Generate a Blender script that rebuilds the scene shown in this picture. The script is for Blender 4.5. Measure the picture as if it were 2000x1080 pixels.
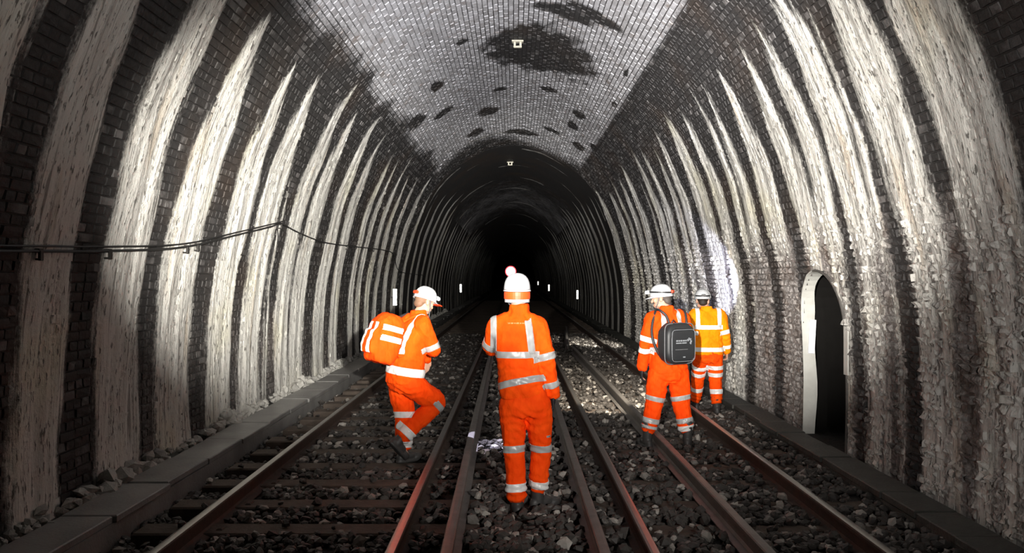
import bpy, bmesh, math, random
import numpy as np
from mathutils import Vector, Matrix, noise as mnoise

random.seed(7)
RNG = np.random.default_rng(11)
SC = bpy.context.scene
COL = SC.collection
for o in list(bpy.data.objects):
    bpy.data.objects.remove(o)

# ---------------------------------------------------------------- camera, world, lights, exposure
CAM_H = 1.85
cam_d = bpy.data.cameras.new('camera')
cam_d.sensor_width = 36.0
cam_d.lens = 36.0 * 1580 / 2000
cam_d.clip_end = 500
cam = bpy.data.objects.new('camera', cam_d)
COL.objects.link(cam)
cam.location = (0, 0, CAM_H)
cam.rotation_euler = (math.radians(90.0), 0, math.radians(-0.11 * -1))
SC.camera = cam

w = bpy.data.worlds.new('world')
SC.world = w
w.use_nodes = True
w.node_tree.nodes['Background'].inputs[0].default_value = (0.5, 0.55, 0.65, 1)
w.node_tree.nodes['Background'].inputs[1].default_value = 0.0

SC.view_settings.view_transform = 'Standard'
SC.view_settings.look = 'None'
SC.view_settings.gamma = 1.0
SC.view_settings.exposure = 0.0
SC.view_settings.use_curve_mapping = False


def spot(name, loc, target, watts, angle, blend, color=(1, 1, 1), radius=0.03):
    d = bpy.data.lights.new(name, 'SPOT')
    d.energy = watts
    d.spot_size = math.radians(angle)
    d.spot_blend = blend
    d.color = color
    d.shadow_soft_size = radius
    o = bpy.data.objects.new(name, d)
    COL.objects.link(o)
    o.location = loc
    o.rotation_euler = (Vector(target) - Vector(loc)).to_track_quat('-Z', 'Y').to_euler()
    return o


# an added fill, and hand torches and lamps of the crew standing round the photographer
spot('crew_lamp', (1.55, -0.5, 1.95), (0.15, 8.5, 1.40), 1350, 36, 0.8, (1.0, 0.97, 0.93), 0.04)
spot('torch_on_left_wall', (0.5, -0.6, 2.2), (-3.3, 13.6, 2.7), 18500, 29, 1.0, (1.0, 0.97, 0.90))
spot('torch_on_right_wall', (-0.45, -0.6, 2.2), (3.3, 14.0, 3.2), 12200, 35, 1.0, (1.0, 0.96, 0.90))
spot('torch_on_crown', (0.2, -0.6, 2.1), (0.45, 14.0, 6.2), 14500, 36, 0.8, (0.97, 0.97, 1.0))
spot('torch_down_tunnel', (0.1, -0.6, 2.25), (0.0, 26.0, 4.3), 36000, 14, 0.9, (1.0, 0.98, 0.94))
spot('torch_spread', (0.2, -0.8, 2.1), (0.5, 8.0, 6.6), 640, 84, 0.8, (1.0, 0.97, 0.94))
spot('fill_along_right_wall', (1.0, -0.5, 1.8), (3.4, 7.6, 1.9), 400, 42, 0.9, (1.0, 0.97, 0.95))  # added fill to brighten the low right wall, no torch of the crew

# ---------------------------------------------------------------- helpers


def tag(o, label=None, cat=None, group=None, kind=None):
    if label:
        o['label'] = label
    if cat:
        o['category'] = cat
    if group:
        o['group'] = group
    if kind:
        o['kind'] = kind
    return o


def empty(name, loc=(0, 0, 0), rz=0.0):
    o = bpy.data.objects.new(name, None)
    COL.objects.link(o)
    o.location = loc
    o.rotation_euler = (0, 0, rz)
    o.empty_display_size = 0.1
    return o


def link(name, me, mats=None, parent=None):
    o = bpy.data.objects.new(name, me)
    COL.objects.link(o)
    if mats is not None:
        for m in (mats if isinstance(mats, (list, tuple)) else [mats]):
            me.materials.append(m)
    if parent is not None:
        o.parent = parent
    return o


def mesh_from(verts, faces, smooth=False, name='mesh'):
    me = bpy.data.meshes.new(name)
    me.from_pydata([tuple(v) for v in verts], [], [tuple(f) for f in faces])
    me.update()
    if smooth:
        me.polygons.foreach_set('use_smooth', [True] * len(me.polygons))
    return me


def mesh_poly(verts, loops, starts, totals, name='mesh', smooth=False):
    """fast mesh from numpy arrays (mixed polygon sizes)"""
    me = bpy.data.meshes.new(name)
    me.vertices.add(len(verts))
    me.vertices.foreach_set('co', np.asarray(verts, dtype=np.float32).ravel())
    me.loops.add(len(loops))
    me.loops.foreach_set('vertex_index', np.asarray(loops, dtype=np.int32))
    me.polygons.add(len(starts))
    me.polygons.foreach_set('loop_start', np.asarray(starts, dtype=np.int32))
    me.polygons.foreach_set('loop_total', np.asarray(totals, dtype=np.int32))
    me.update(calc_edges=True)
    me.polygons.foreach_set('use_smooth', [bool(smooth)] * len(starts))
    return me


def set_cover(me, cov, tone=None):
    a = me.attributes.new('cover', 'FLOAT_COLOR', 'POINT')
    a.data.foreach_set('color', np.asarray(cov, dtype=np.float32).ravel())
    if tone is not None:
        t = me.attributes.new('tone', 'FLOAT', 'POINT')
        t.data.foreach_set('value', np.asarray(tone, dtype=np.float32).ravel())


class MB:
    """collects simple solids, then links them as ONE mesh"""

    def __init__(self):
        self.v, self.f = [], []

    def add(self, vs, fs):
        n = len(self.v)
        self.v += [tuple(v) for v in vs]
        self.f += [tuple(i + n for i in f) for f in fs]
        return self

    def box(self, c, s, M=None, bev=0.0):
        hx, hy, hz = s[0] / 2, s[1] / 2, s[2] / 2
        b = min(bev, hx * .9, hy * .9, hz * .9)
        if b <= 0:
            vs = [(x * hx, y * hy, z * hz) for z in (-1, 1) for x, y in ((-1, -1), (1, -1), (1, 1), (-1, 1))]
            fs = [(3, 2, 1, 0), (4, 5, 6, 7), (0, 1, 5, 4), (1, 2, 6, 5), (2, 3, 7, 6), (3, 0, 4, 7)]
        else:
            rings = [(-hz, b), (-hz + b, 0), (hz - b, 0), (hz, b)]
            vs = []
            for z, i in rings:
                for x, y in ((-1, -1), (1, -1), (1, 1), (-1, 1)):
                    xx, yy = x * (hx - i), y * (hy - i)
                    vs.append((xx, yy, z))
            fs = [(3, 2, 1, 0), (12, 13, 14, 15)]
            for r in range(3):
                for k in range(4):
                    k2 = (k + 1) % 4
                    fs.append((r * 4 + k, r * 4 + k2, r * 4 + 4 + k2, r * 4 + 4 + k))
        out = []
        for v in vs:
            v = Vector(v)
            if M is not None:
                v = M @ v
            out.append(v + Vector(c))
        return self.add(out, fs)

    def tube(self, pts, r, seg=8, caps=True):
        pts = [Vector(p) for p in pts]
        rs = r if isinstance(r, (list, tuple)) else [r] * len(pts)
        rings = []
        up = None
        for i, p in enumerate(pts):
            t = (pts[min(i + 1, len(pts) - 1)] - pts[max(i - 1, 0)]).normalized()
            if up is None:
                up = t.orthogonal().normalized()
            up = (up - t * up.dot(t)).normalized()
            s = t.cross(up)
            rings.append([p + (up * math.cos(a) + s * math.sin(a)) * rs[i] for a in
                          [2 * math.pi * k / seg for k in range(seg)]])
        vs = [v for ring in rings for v in ring]
        fs = []
        for i in range(len(rings) - 1):
            for k in range(seg):
                k2 = (k + 1) % seg
                fs.append((i * seg + k, i * seg + k2, i * seg + seg + k2, i * seg + seg + k))
        if caps:
            fs.append(tuple(reversed(range(seg))))
            fs.append(tuple(range((len(rings) - 1) * seg, len(rings) * seg)))
        return self.add(vs, fs)

    def lathe(self, prof, c=(0, 0, 0), M=None, seg=24):
        vs, fs = [], []
        for (r, z) in prof:
            for k in range(seg):
                a = 2 * math.pi * k / seg
                v = Vector((r * math.cos(a), r * math.sin(a), z))
                if M is not None:
                    v = M @ v
                vs.append(v + Vector(c))
        for i in range(len(prof) - 1):
            for k in range(seg):
                k2 = (k + 1) % seg
                fs.append((i * seg + k, i * seg + k2, i * seg + seg + k2, i * seg + seg + k))
        fs.append(tuple(reversed(range(seg))))
        fs.append(tuple(range((len(prof) - 1) * seg, len(prof) * seg)))
        return self.add(vs, fs)

    def mesh(self, smooth=False, name='mesh'):
        return mesh_from(self.v, self.f, smooth, name)

    def build(self, name, mat, parent=None, smooth=False):
        return link(name, self.mesh(smooth, name), mat, parent)


# ---------------------------------------------------------------- materials
class NT:
    def __init__(self, name):
        self.m = bpy.data.materials.new(name)
        self.m.use_nodes = True
        self.t = self.m.node_tree
        self.b = self.t.nodes['Principled BSDF']

    def n(self, typ, **kw):
        nd = self.t.nodes.new(typ)
        for k, v in kw.items():
            setattr(nd, k, v)
        return nd

    def l(self, a, b):
        self.t.links.new(a, b)

    def math(self, op, a, b=None, clamp=False):
        nd = self.n('ShaderNodeMath', operation=op, use_clamp=clamp)
        for i, v in enumerate((a, b)):
            if v is None:
                continue
            if isinstance(v, (int, float)):
                nd.inputs[i].default_value = v
            else:
                self.l(v, nd.inputs[i])
        return nd.outputs[0]

    def mix(self, fac, a, b, blend='MIX'):
        nd = self.n('ShaderNodeMix', data_type='RGBA', blend_type=blend)
        for sock, v in ((nd.inputs[0], fac), (nd.inputs[6], a), (nd.inputs[7], b)):
            if isinstance(v, (int, float)):
                sock.default_value = v
            elif isinstance(v, tuple):
                sock.default_value = (v[0], v[1], v[2], 1)
            else:
                self.l(v, sock)
        return nd.outputs[2]

    def ramp(self, x, lo, hi, a=0.0, b=1.0):
        nd = self.n('ShaderNodeMapRange', interpolation_type='SMOOTHSTEP')
        self.l(x, nd.inputs[0])
        nd.inputs[1].default_value = lo
        nd.inputs[2].default_value = hi
        nd.inputs[3].default_value = a
        nd.inputs[4].default_value = b
        return nd.outputs[0]

    def noise(self, scale, detail=4.0, mapping=None, vec=None, rough=0.55):
        nd = self.n('ShaderNodeTexNoise')
        nd.inputs['Scale'].default_value = scale
        nd.inputs['Detail'].default_value = detail
        nd.inputs['Roughness'].default_value = rough
        if vec is None:
            vec = self.n('ShaderNodeNewGeometry').outputs['Position']
        if mapping:
            mp = self.n('ShaderNodeMapping')
            mp.inputs['Scale'].default_value = mapping
            self.l(vec, mp.inputs[0])
            vec = mp.outputs[0]
        self.l(vec, nd.inputs['Vector'])
        return nd.outputs['Fac']

    def bump(self, h, strength, dist, prev=None):
        nd = self.n('ShaderNodeBump')
        nd.inputs['Strength'].default_value = strength
        nd.inputs['Distance'].default_value = dist
        self.l(h, nd.inputs['Height'])
        if prev is not None:
            self.l(prev, nd.inputs['Normal'])
        return nd.outputs[0]

    def set(self, color=None, rough=None, metal=None, spec=None, normal=None):
        for k, v in (('Base Color', color), ('Roughness', rough), ('Metallic', metal), ('Specular IOR Level', spec), ('Normal', normal)):
            if v is None:
                continue
            if isinstance(v, tuple):
                self.b.inputs[k].default_value = (v[0], v[1], v[2], 1)
            elif isinstance(v, (int, float)):
                self.b.inputs[k].default_value = v
            else:
                self.l(v, self.b.inputs[k])
        return self.m


def masonry_mat():
    t = NT('sooty_masonry')
    cov = t.n('ShaderNodeAttribute', attribute_name='cover')
    sep = t.n('ShaderNodeSeparateColor')
    t.l(cov.outputs['Color'], sep.inputs[0])
    R, G, B = sep.outputs[0], sep.outputs[1], sep.outputs[2]
    tone = t.n('ShaderNodeAttribute', attribute_name='tone').outputs['Fac']
    streak = t.noise(1.0, 6, (4.0, 15.0, 0.9), rough=0.65)
    fine = t.noise(26.0, 5, rough=0.65)
    mid = t.noise(4.5, 4)
    big = t.noise(0.8, 3)
    # soot covered brick
    soot = t.mix(fine, (0.013, 0.012, 0.012), (0.066, 0.062, 0.060))
    soot = t.mix(t.ramp(big, 0.45, 0.72, 0, .7), soot, (0.058, 0.043, 0.034))
    soot = t.mix(t.math('MULTIPLY', t.ramp(tone, 0.72, 1.0), t.ramp(mid, .4, .65)), soot, (0.15, 0.14, 0.135))
    # lime washed brick on the crown
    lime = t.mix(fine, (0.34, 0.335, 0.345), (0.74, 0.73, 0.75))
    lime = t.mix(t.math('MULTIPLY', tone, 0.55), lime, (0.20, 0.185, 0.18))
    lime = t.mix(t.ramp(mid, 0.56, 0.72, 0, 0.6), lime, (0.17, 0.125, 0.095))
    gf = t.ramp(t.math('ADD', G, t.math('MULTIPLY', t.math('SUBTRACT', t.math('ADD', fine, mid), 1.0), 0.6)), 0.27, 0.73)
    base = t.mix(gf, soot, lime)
    # dirty wash low on the walls
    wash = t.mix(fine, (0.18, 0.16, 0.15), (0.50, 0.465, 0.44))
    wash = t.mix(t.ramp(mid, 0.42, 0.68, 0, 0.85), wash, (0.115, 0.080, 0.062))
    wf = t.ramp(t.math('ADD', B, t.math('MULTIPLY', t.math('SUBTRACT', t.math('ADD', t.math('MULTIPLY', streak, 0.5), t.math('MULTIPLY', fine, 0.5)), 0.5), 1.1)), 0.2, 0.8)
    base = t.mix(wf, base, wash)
    # calcite running down in curtains
    cal = t.mix(streak, (0.50, 0.475, 0.43), (0.80, 0.785, 0.74))
    cal = t.mix(t.ramp(big, 0.5, 0.72, 0, 0.6), cal, (0.68, 0.64, 0.47))
    cal = t.mix(t.ramp(t.noise(1.0, 3, (2.0, 5.0, 0.5)), 0.58, 0.72, 0, 0.55), cal, (0.50, 0.40, 0.29))
    pits = t.noise(1.0, 5, (22.0, 38.0, 9.0), rough=0.6)
    cal = t.mix(t.ramp(pits, 0.57, 0.64, 0, 0.85), cal, (0.07, 0.062, 0.055))
    cal = t.mix(t.ramp(t.noise(1.0, 5, (5.0, 26.0, 0.7), rough=0.6), 0.56, 0.66, 0, 0.7), cal, (0.13, 0.115, 0.10))
    sf = t.ramp(t.math('ADD', R, t.math('MULTIPLY', t.math('SUBTRACT', t.math('ADD', streak, t.math('MULTIPLY', fine, 0.4)), 0.7), 0.75)), 0.36, 0.70)
    col = t.mix(sf, base, cal)
    h = t.math('ADD', t.math('MULTIPLY', fine, 0.6), t.math('MULTIPLY', t.math('ADD', streak, pits), t.math('MULTIPLY', t.math('MAXIMUM', sf, wf), 0.95)))
    nrm = t.bump(h, 0.75, 0.018)
    t.set(col, t.math('ADD', t.ramp(sf, 0, 1, 0.62, 0.52), t.math('MULTIPLY', gf, .25)), spec=0.22, normal=nrm)
    return t.m


def simple(name, color, rough=0.6, metal=0.0, spec=0.5, var=0.0, vscale=20, bump=0.0, bscale=60, bdist=0.004, dark=None):
    t = NT(name)
    c = color
    if var > 0 or dark:
        d = dark or tuple(x * (1 - var) for x in color)
        c = t.mix(t.noise(vscale, 4), d, color)
    nrm = None
    if bump > 0:
        nrm = t.bump(t.noise(bscale, 4), bump, bdist)
    return t.set(c, rough, metal, spec, nrm)


def fabric(name, color, dark):
    t = NT(name)
    n1 = t.noise(9, 4)
    c = t.mix(t.ramp(n1, 0.3, 0.75), dark, color)
    obj = t.n('ShaderNodeTexCoord').outputs['Object']
    f1 = t.noise(1.0, 3, (14, 14, 9), vec=obj)
    nrm = t.bump(f1, 0.55, 0.03)
    nrm = t.bump(t.noise(500, 2, vec=obj), 0.15, 0.001, nrm)
    return t.set(c, 0.8, 0, 0.08, nrm)


M = {}
M['masonry'] = masonry_mat()
M['orange'] = fabric('hi_vis_orange', (1.0, 0.098, 0.004), (0.86, 0.062, 0.002))
M['amber'] = fabric('hi_vis_amber', (1.0, 0.30, 0.004), (0.95, 0.22, 0.003))
M['red_orange'] = fabric('hi_vis_red_orange', (1.0, 0.080, 0.004), (0.90, 0.056, 0.002))
M['tape'] = simple('silver_tape', (0.80, 0.79, 0.77), 0.35, 0.0, 0.6, 0.12, 30, 0.25, 220, 0.001)
M['tape_dim'] = simple('dim_silver_tape', (0.40, 0.40, 0.395), 0.35, 0.0, 0.6, 0.15, 30, 0.25, 220, 0.001)  # darker copy of the silver tape, its weaker light return put into the colour
M['helmet'] = simple('white_helmet_plastic', (0.52, 0.53, 0.55), 0.35, 0, 0.35, 0.05, 12)
M['black_plastic'] = simple('black_plastic', (0.015, 0.015, 0.016), 0.4)
M['red_plastic'] = simple('red_plastic', (0.75, 0.05, 0.012), 0.4)
M['orange_band'] = simple('orange_band', (0.90, 0.085, 0.012), 0.5)
M['skin'] = simple('skin', (0.52, 0.29, 0.20), 0.5, 0, 0.4, 0.12, 30)
M['hair'] = simple('dark_hair', (0.03, 0.022, 0.016), 0.6, 0, 0.3, 0.4, 120, 0.4, 300, 0.003)
M['fair_hair'] = simple('fair_hair', (0.22, 0.125, 0.075), 0.6, 0, 0.3, 0.4, 120, 0.4, 300, 0.003)
M['grey_hair'] = simple('grey_hair', (0.10, 0.085, 0.075), 0.6, 0, 0.3, 0.4, 120, 0.4, 300, 0.003)
M['eye'] = simple('eye_white', (0.75, 0.73, 0.70), 0.2)
M['boot'] = simple('black_boot', (0.055, 0.052, 0.05), 0.5, 0, 0.4, 0.4, 30, 0.3, 60)
M['glove'] = simple('black_glove', (0.016, 0.016, 0.018), 0.6, 0, 0.3, 0.3, 60, 0.3, 150)
M['bag_black'] = simple('black_bag_cloth', (0.020, 0.021, 0.023), 0.5, 0, 0.5, 0.25, 40, 0.3, 250, 0.002)
M['bag_grey'] = simple('grey_piping', (0.12, 0.12, 0.125), 0.5)
M['print_grey'] = simple('pale_print', (0.20, 0.21, 0.225), 0.6)
M['print_orange'] = simple('pale_orange_print', (1.0, 0.20, 0.05), 0.6)
M['lamp_glass'] = simple('lamp_glass', (0.7, 0.75, 0.8), 0.1)
M['concrete'] = simple('damp_concrete', (0.36, 0.35, 0.335), 0.42, 0, 0.5, 0.6, 2.2, 0.5, 40, 0.008, dark=(0.07, 0.066, 0.062))
M['kerb'] = simple('sooty_kerb_stone', (0.095, 0.092, 0.082), 0.6, 0, 0.4, 0.6, 5.0, 0.8, 30, 0.015, dark=(0.02, 0.022, 0.018))
M['sleeper'] = simple('sleeper_timber', (0.13, 0.10, 0.08), 0.8, 0, 0.2, 0.6, 8.0, 0.6, 30, 0.01, dark=(0.035, 0.028, 0.024))
M['rail_top'] = simple('worn_rail_steel', (0.36, 0.335, 0.31), 0.36, 0.85, 0.5, 0.35, 14, 0.15, 80, 0.002)
M['rail_rust'] = simple('rusty_rail_steel', (0.085, 0.052, 0.038), 0.7, 0.0, 0.3, 0.5, 18, 0.5, 90, 0.003, dark=(0.03, 0.02, 0.016))
M['spare_rail'] = simple('dull_rail_steel', (0.24, 0.222, 0.205), 0.5, 0.3, 0.4, 0.4, 9, 0.5, 60, 0.003, dark=(0.10, 0.09, 0.083))
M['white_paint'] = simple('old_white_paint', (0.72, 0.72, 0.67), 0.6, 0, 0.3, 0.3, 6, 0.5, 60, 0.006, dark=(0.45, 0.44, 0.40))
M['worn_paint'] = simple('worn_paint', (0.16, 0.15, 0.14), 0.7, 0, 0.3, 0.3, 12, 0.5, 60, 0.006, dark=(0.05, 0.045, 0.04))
M['sign_white'] = simple('white_sign', (0.80, 0.81, 0.85), 0.45)
M['void'] = simple('sooty_shaded_refuge', (0.012, 0.011, 0.010), 0.9, 0, 0.1, 0.4, 8)  # soot taken near black, the shade of the unlit hollow put into the colour
M['cable'] = simple('black_cable', (0.018, 0.017, 0.016), 0.5)
M['iron'] = simple('dark_iron', (0.03, 0.027, 0.024), 0.6, 0.3)
M['fixture'] = simple('pale_fixture', (0.62, 0.58, 0.46), 0.5, 0, 0.4, 0.3, 40)
M['rubble'] = simple('limy_rubble', (0.66, 0.64, 0.59), 0.8, 0, 0.2, 0.7, 9, 0.7, 60, 0.01, dark=(0.12, 0.11, 0.10))


def stone_mat():
    t = NT('ballast_stone')
    tone = t.n('ShaderNodeAttribute', attribute_name='tone').outputs['Fac']
    f = t.noise(45, 4)
    dark = t.mix(f, (0.018, 0.016, 0.015), (0.080, 0.070, 0.062))
    lite = t.mix(f, (0.22, 0.20, 0.18), (0.52, 0.48, 0.43))
    c = t.mix(t.ramp(tone, 0.3, 1.0), dark, lite)
    return t.set(c, 0.62, 0, 0.4, t.bump(f, 0.5, 0.006))


M['stone'] = stone_mat()
M['ground'] = simple('ballast_bed', (0.026, 0.023, 0.021), 0.85, 0, 0.3, 0.7, 26, 1.0, 22, 0.04, dark=(0.012, 0.011, 0.010))
t = NT('retroreflective_plate')
t.set((0.85, 0.86, 0.84), 0.30, 0.75, 0.5)
M['marker'] = t.m


def emit(name, color, strength):
    tt = NT(name)
    tt.set((0.02, 0.02, 0.02), 0.3)
    tt.b.inputs['Emission Color'].default_value = (*color, 1)
    tt.b.inputs['Emission Strength'].default_value = strength
    return tt.m


M['red_lens'] = emit('red_lens', (1.0, 0.045, 0.06), 2.2)
M['hot_lens'] = emit('hot_lens', (1.0, 0.72, 0.74), 9.0)
M['torch_lens'] = emit('torch_lens', (0.85, 0.9, 1.0), 6.0)

# ---------------------------------------------------------------- tunnel profile
PROF = [(3.43, -0.35), (3.44, 0.0), (3.45, 0.7), (3.42, 1.4), (3.36, 1.9), (3.28, 2.3), (3.10, 3.05), (2.94, 3.5), (2.66, 4.15),
        (2.42, 4.55), (2.05, 4.97), (1.6, 5.33), (0.95, 5.70), (0.45, 5.85), (0.0, 5.90)]


def catmull(P, n=40):
    P = [np.array(p, float) for p in P]
    out = []
    for i in range(len(P) - 1):
        p0 = P[i - 1] if i > 0 else 2 * P[0] - P[1]
        p3 = P[i + 2] if i + 2 < len(P) else 2 * P[-1] - P[-2]
        if i + 2 >= len(P) and len(P[0]) == 2 and abs(P[-1][0]) < 1e-6:
            p3 = np.array([-P[-2][0], P[-2][1]])
        for k in range(n):
            u = k / n
            out.append(0.5 * ((2 * P[i]) + (P[i + 1] - p0) * u + (2 * p0 - 5 * P[i] + 4 * P[i + 1] - p3) * u * u +
                              (3 * P[i] - p0 - 3 * P[i + 1] + p3) * u ** 3))
    out.append(P[-1])
    return np.array(out)


HALF = catmull(PROF)                                  # right wall foot to crown
FULL = np.vstack([HALF, HALF[::-1][1:] * np.array([-1, 1])])
SEG = np.linalg.norm(np.diff(FULL, axis=0), axis=1)
S = np.concatenate([[0], np.cumsum(SEG)])
S_TOT = S[-1]
S_SPLIT = float(np.interp(1, [0, 1], [0, 0]))
i_split = int(np.argmin(np.abs(HALF[:, 0] - 2.06) + (HALF[:, 1] < 4.5) * 9))
S_SPLIT = S[i_split]
TAN = np.gradient(FULL, S, axis=0)
TAN /= np.linalg.norm(TAN, axis=1)[:, None]


def prof(s):
    s = np.asarray(s, float)
    x = np.interp(s, S, FULL[:, 0])
    z = np.interp(s, S, FULL[:, 1])
    tx = np.interp(s, S, TAN[:, 0])
    tz = np.interp(s, S, TAN[:, 1])
    l = np.sqrt(tx * tx + tz * tz)
    # inward normal (pointing to the middle of the tunnel)
    return x, z, -tz / l, tx / l


def wall_x(z):
    return float(np.interp(z, HALF[:, 1], HALF[:, 0]))


# calcite curtains: (start, end, height of tip, strength) along the tunnel
LEFT = [(1.2, 2.0, 4.6, 1), (2.5, 3.3, 4.8, 1), (3.9, 5.02, 5.0, .9), (5.50, 6.10, 4.9, 1), (6.60, 7.36, 4.95, 1), (7.74, 8.58, 4.55, 1), (9.08, 9.84, 4.38, 1),
        (10.1, 10.95, 4.50, 1), (11.05, 11.24, 3.5, .8), (11.60, 12.30, 4.75, 1), (12.42, 13.25, 4.5, 1), (13.82, 14.66, 4.68, 1), (15.06, 15.74, 4.6, 1),
        (16.72, 17.2, 4.6, 1), (17.5, 17.98, 4.5, 1), (18.6, 19.2, 4.65, 1), (19.65, 20.25, 4.4, .85), (21.0, 21.6, 4.6, .95),
        (22.5, 23.4, 4.7, .85), (24.4, 25.0, 4.5, .9), (26.1, 26.5, 4.6, .9), (27.6, 28.3, 4.8, .9)]
RIGHT = [(1.0, 1.9, 4.6, 1), (2.3, 3.2, 4.9, 1), (3.7, 4.55, 4.6, .8), (5.22, 6.03, 5.2, .95), (6.24, 6.96, 4.9, .9), (7.08, 7.32, 4.4, .8), (7.36, 7.95, 4.95, .95), (8.12, 8.62, 4.6, .8), (8.70, 9.30, 4.5, 1),
         (9.62, 10.32, 4.45, 1), (10.68, 11.12, 4.48, .8), (11.18, 11.58, 4.5, 1), (11.95, 12.58, 4.45, 1), (12.76, 13.68, 4.55, 1), (14.10, 14.72, 4.5, 1),
         (14.90, 15.40, 4.35, .9), (15.82, 16.5, 4.4, .8), (16.62, 17.3, 4.55, 1), (17.55, 17.85, 4.2, .8), (18.5, 19.4, 4.5, .9), (19.7, 20.45, 4.4, .85),
         (20.9, 21.4, 4.5, .9), (21.7, 22.8, 4.3, .8), (23.8, 25.2, 4.5, .85), (26.4, 26.9, 4.6, .9), (27.9, 28.5, 4.5, .9)]
rr = random.Random(5)
for lst in (LEFT, RIGHT):
    y = 29.3
    while y < 126:
        wd = rr.uniform(.35, .9)
        lst.append((y, y + wd, rr.uniform(4.3, 5.2), rr.uniform(.6, .95)))
        y += wd + rr.uniform(.35, 1.1)
RINGS = [(22.6, .18, 2.1), (25.6, .22, 2.2), (27.0, .15, 2.0), (29.5, .2, 1.8), (33, .3, 1.9), (37, .3, 1.6), (44, .4, 1.8), (52, .5, 2.0), (63, .6, 1.7)]
# soot patches on the crown: (x, y, half width, half length)
SOOT = [(0.45, 14.3, .92, 1.35), (0.75, 12.0, .42, .26), (1.15, 11.6, .38, .22), (-1.45, 15.2, .11, .32), (-2.0, 16.6, .17, .4), (-.85, 13.4, .10, .14),
        (0.75, 17.0, .17, .2), (1.45, 17.9, .13, .33), (1.4, 19.3, .13, .36), (-.6, 19.4, .24, .42), (2.0, 20.0, .09, .36), (1.7, 21.2, .15, .42),
        (-1.0, 21.5, .2, .42), (-.3, 17.4, .14, .16), (.2, 22.6, .45, .4), (1.83, 13.2, .04, .2), (1.9, 15.3, .04, .18), (1.0, 21.2, .2, .25),
        (-1.5, 17.5, .2, .25)]


def vnoise(a, b, seed=0.0):
    """cheap smooth pseudo noise, -1..1"""
    return (np.sin(a * 1.7 + b * 2.3 + seed) + np.sin(a * 3.9 - b * 1.9 + seed * 1.7 + 1.3) * .7 + np.sin(a * 7.7 + b * 5.1 + seed * 2.9) * .45 +
            np.sin(-a * 15.1 + b * 9.7 + seed) * .25) / 2.4


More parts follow.
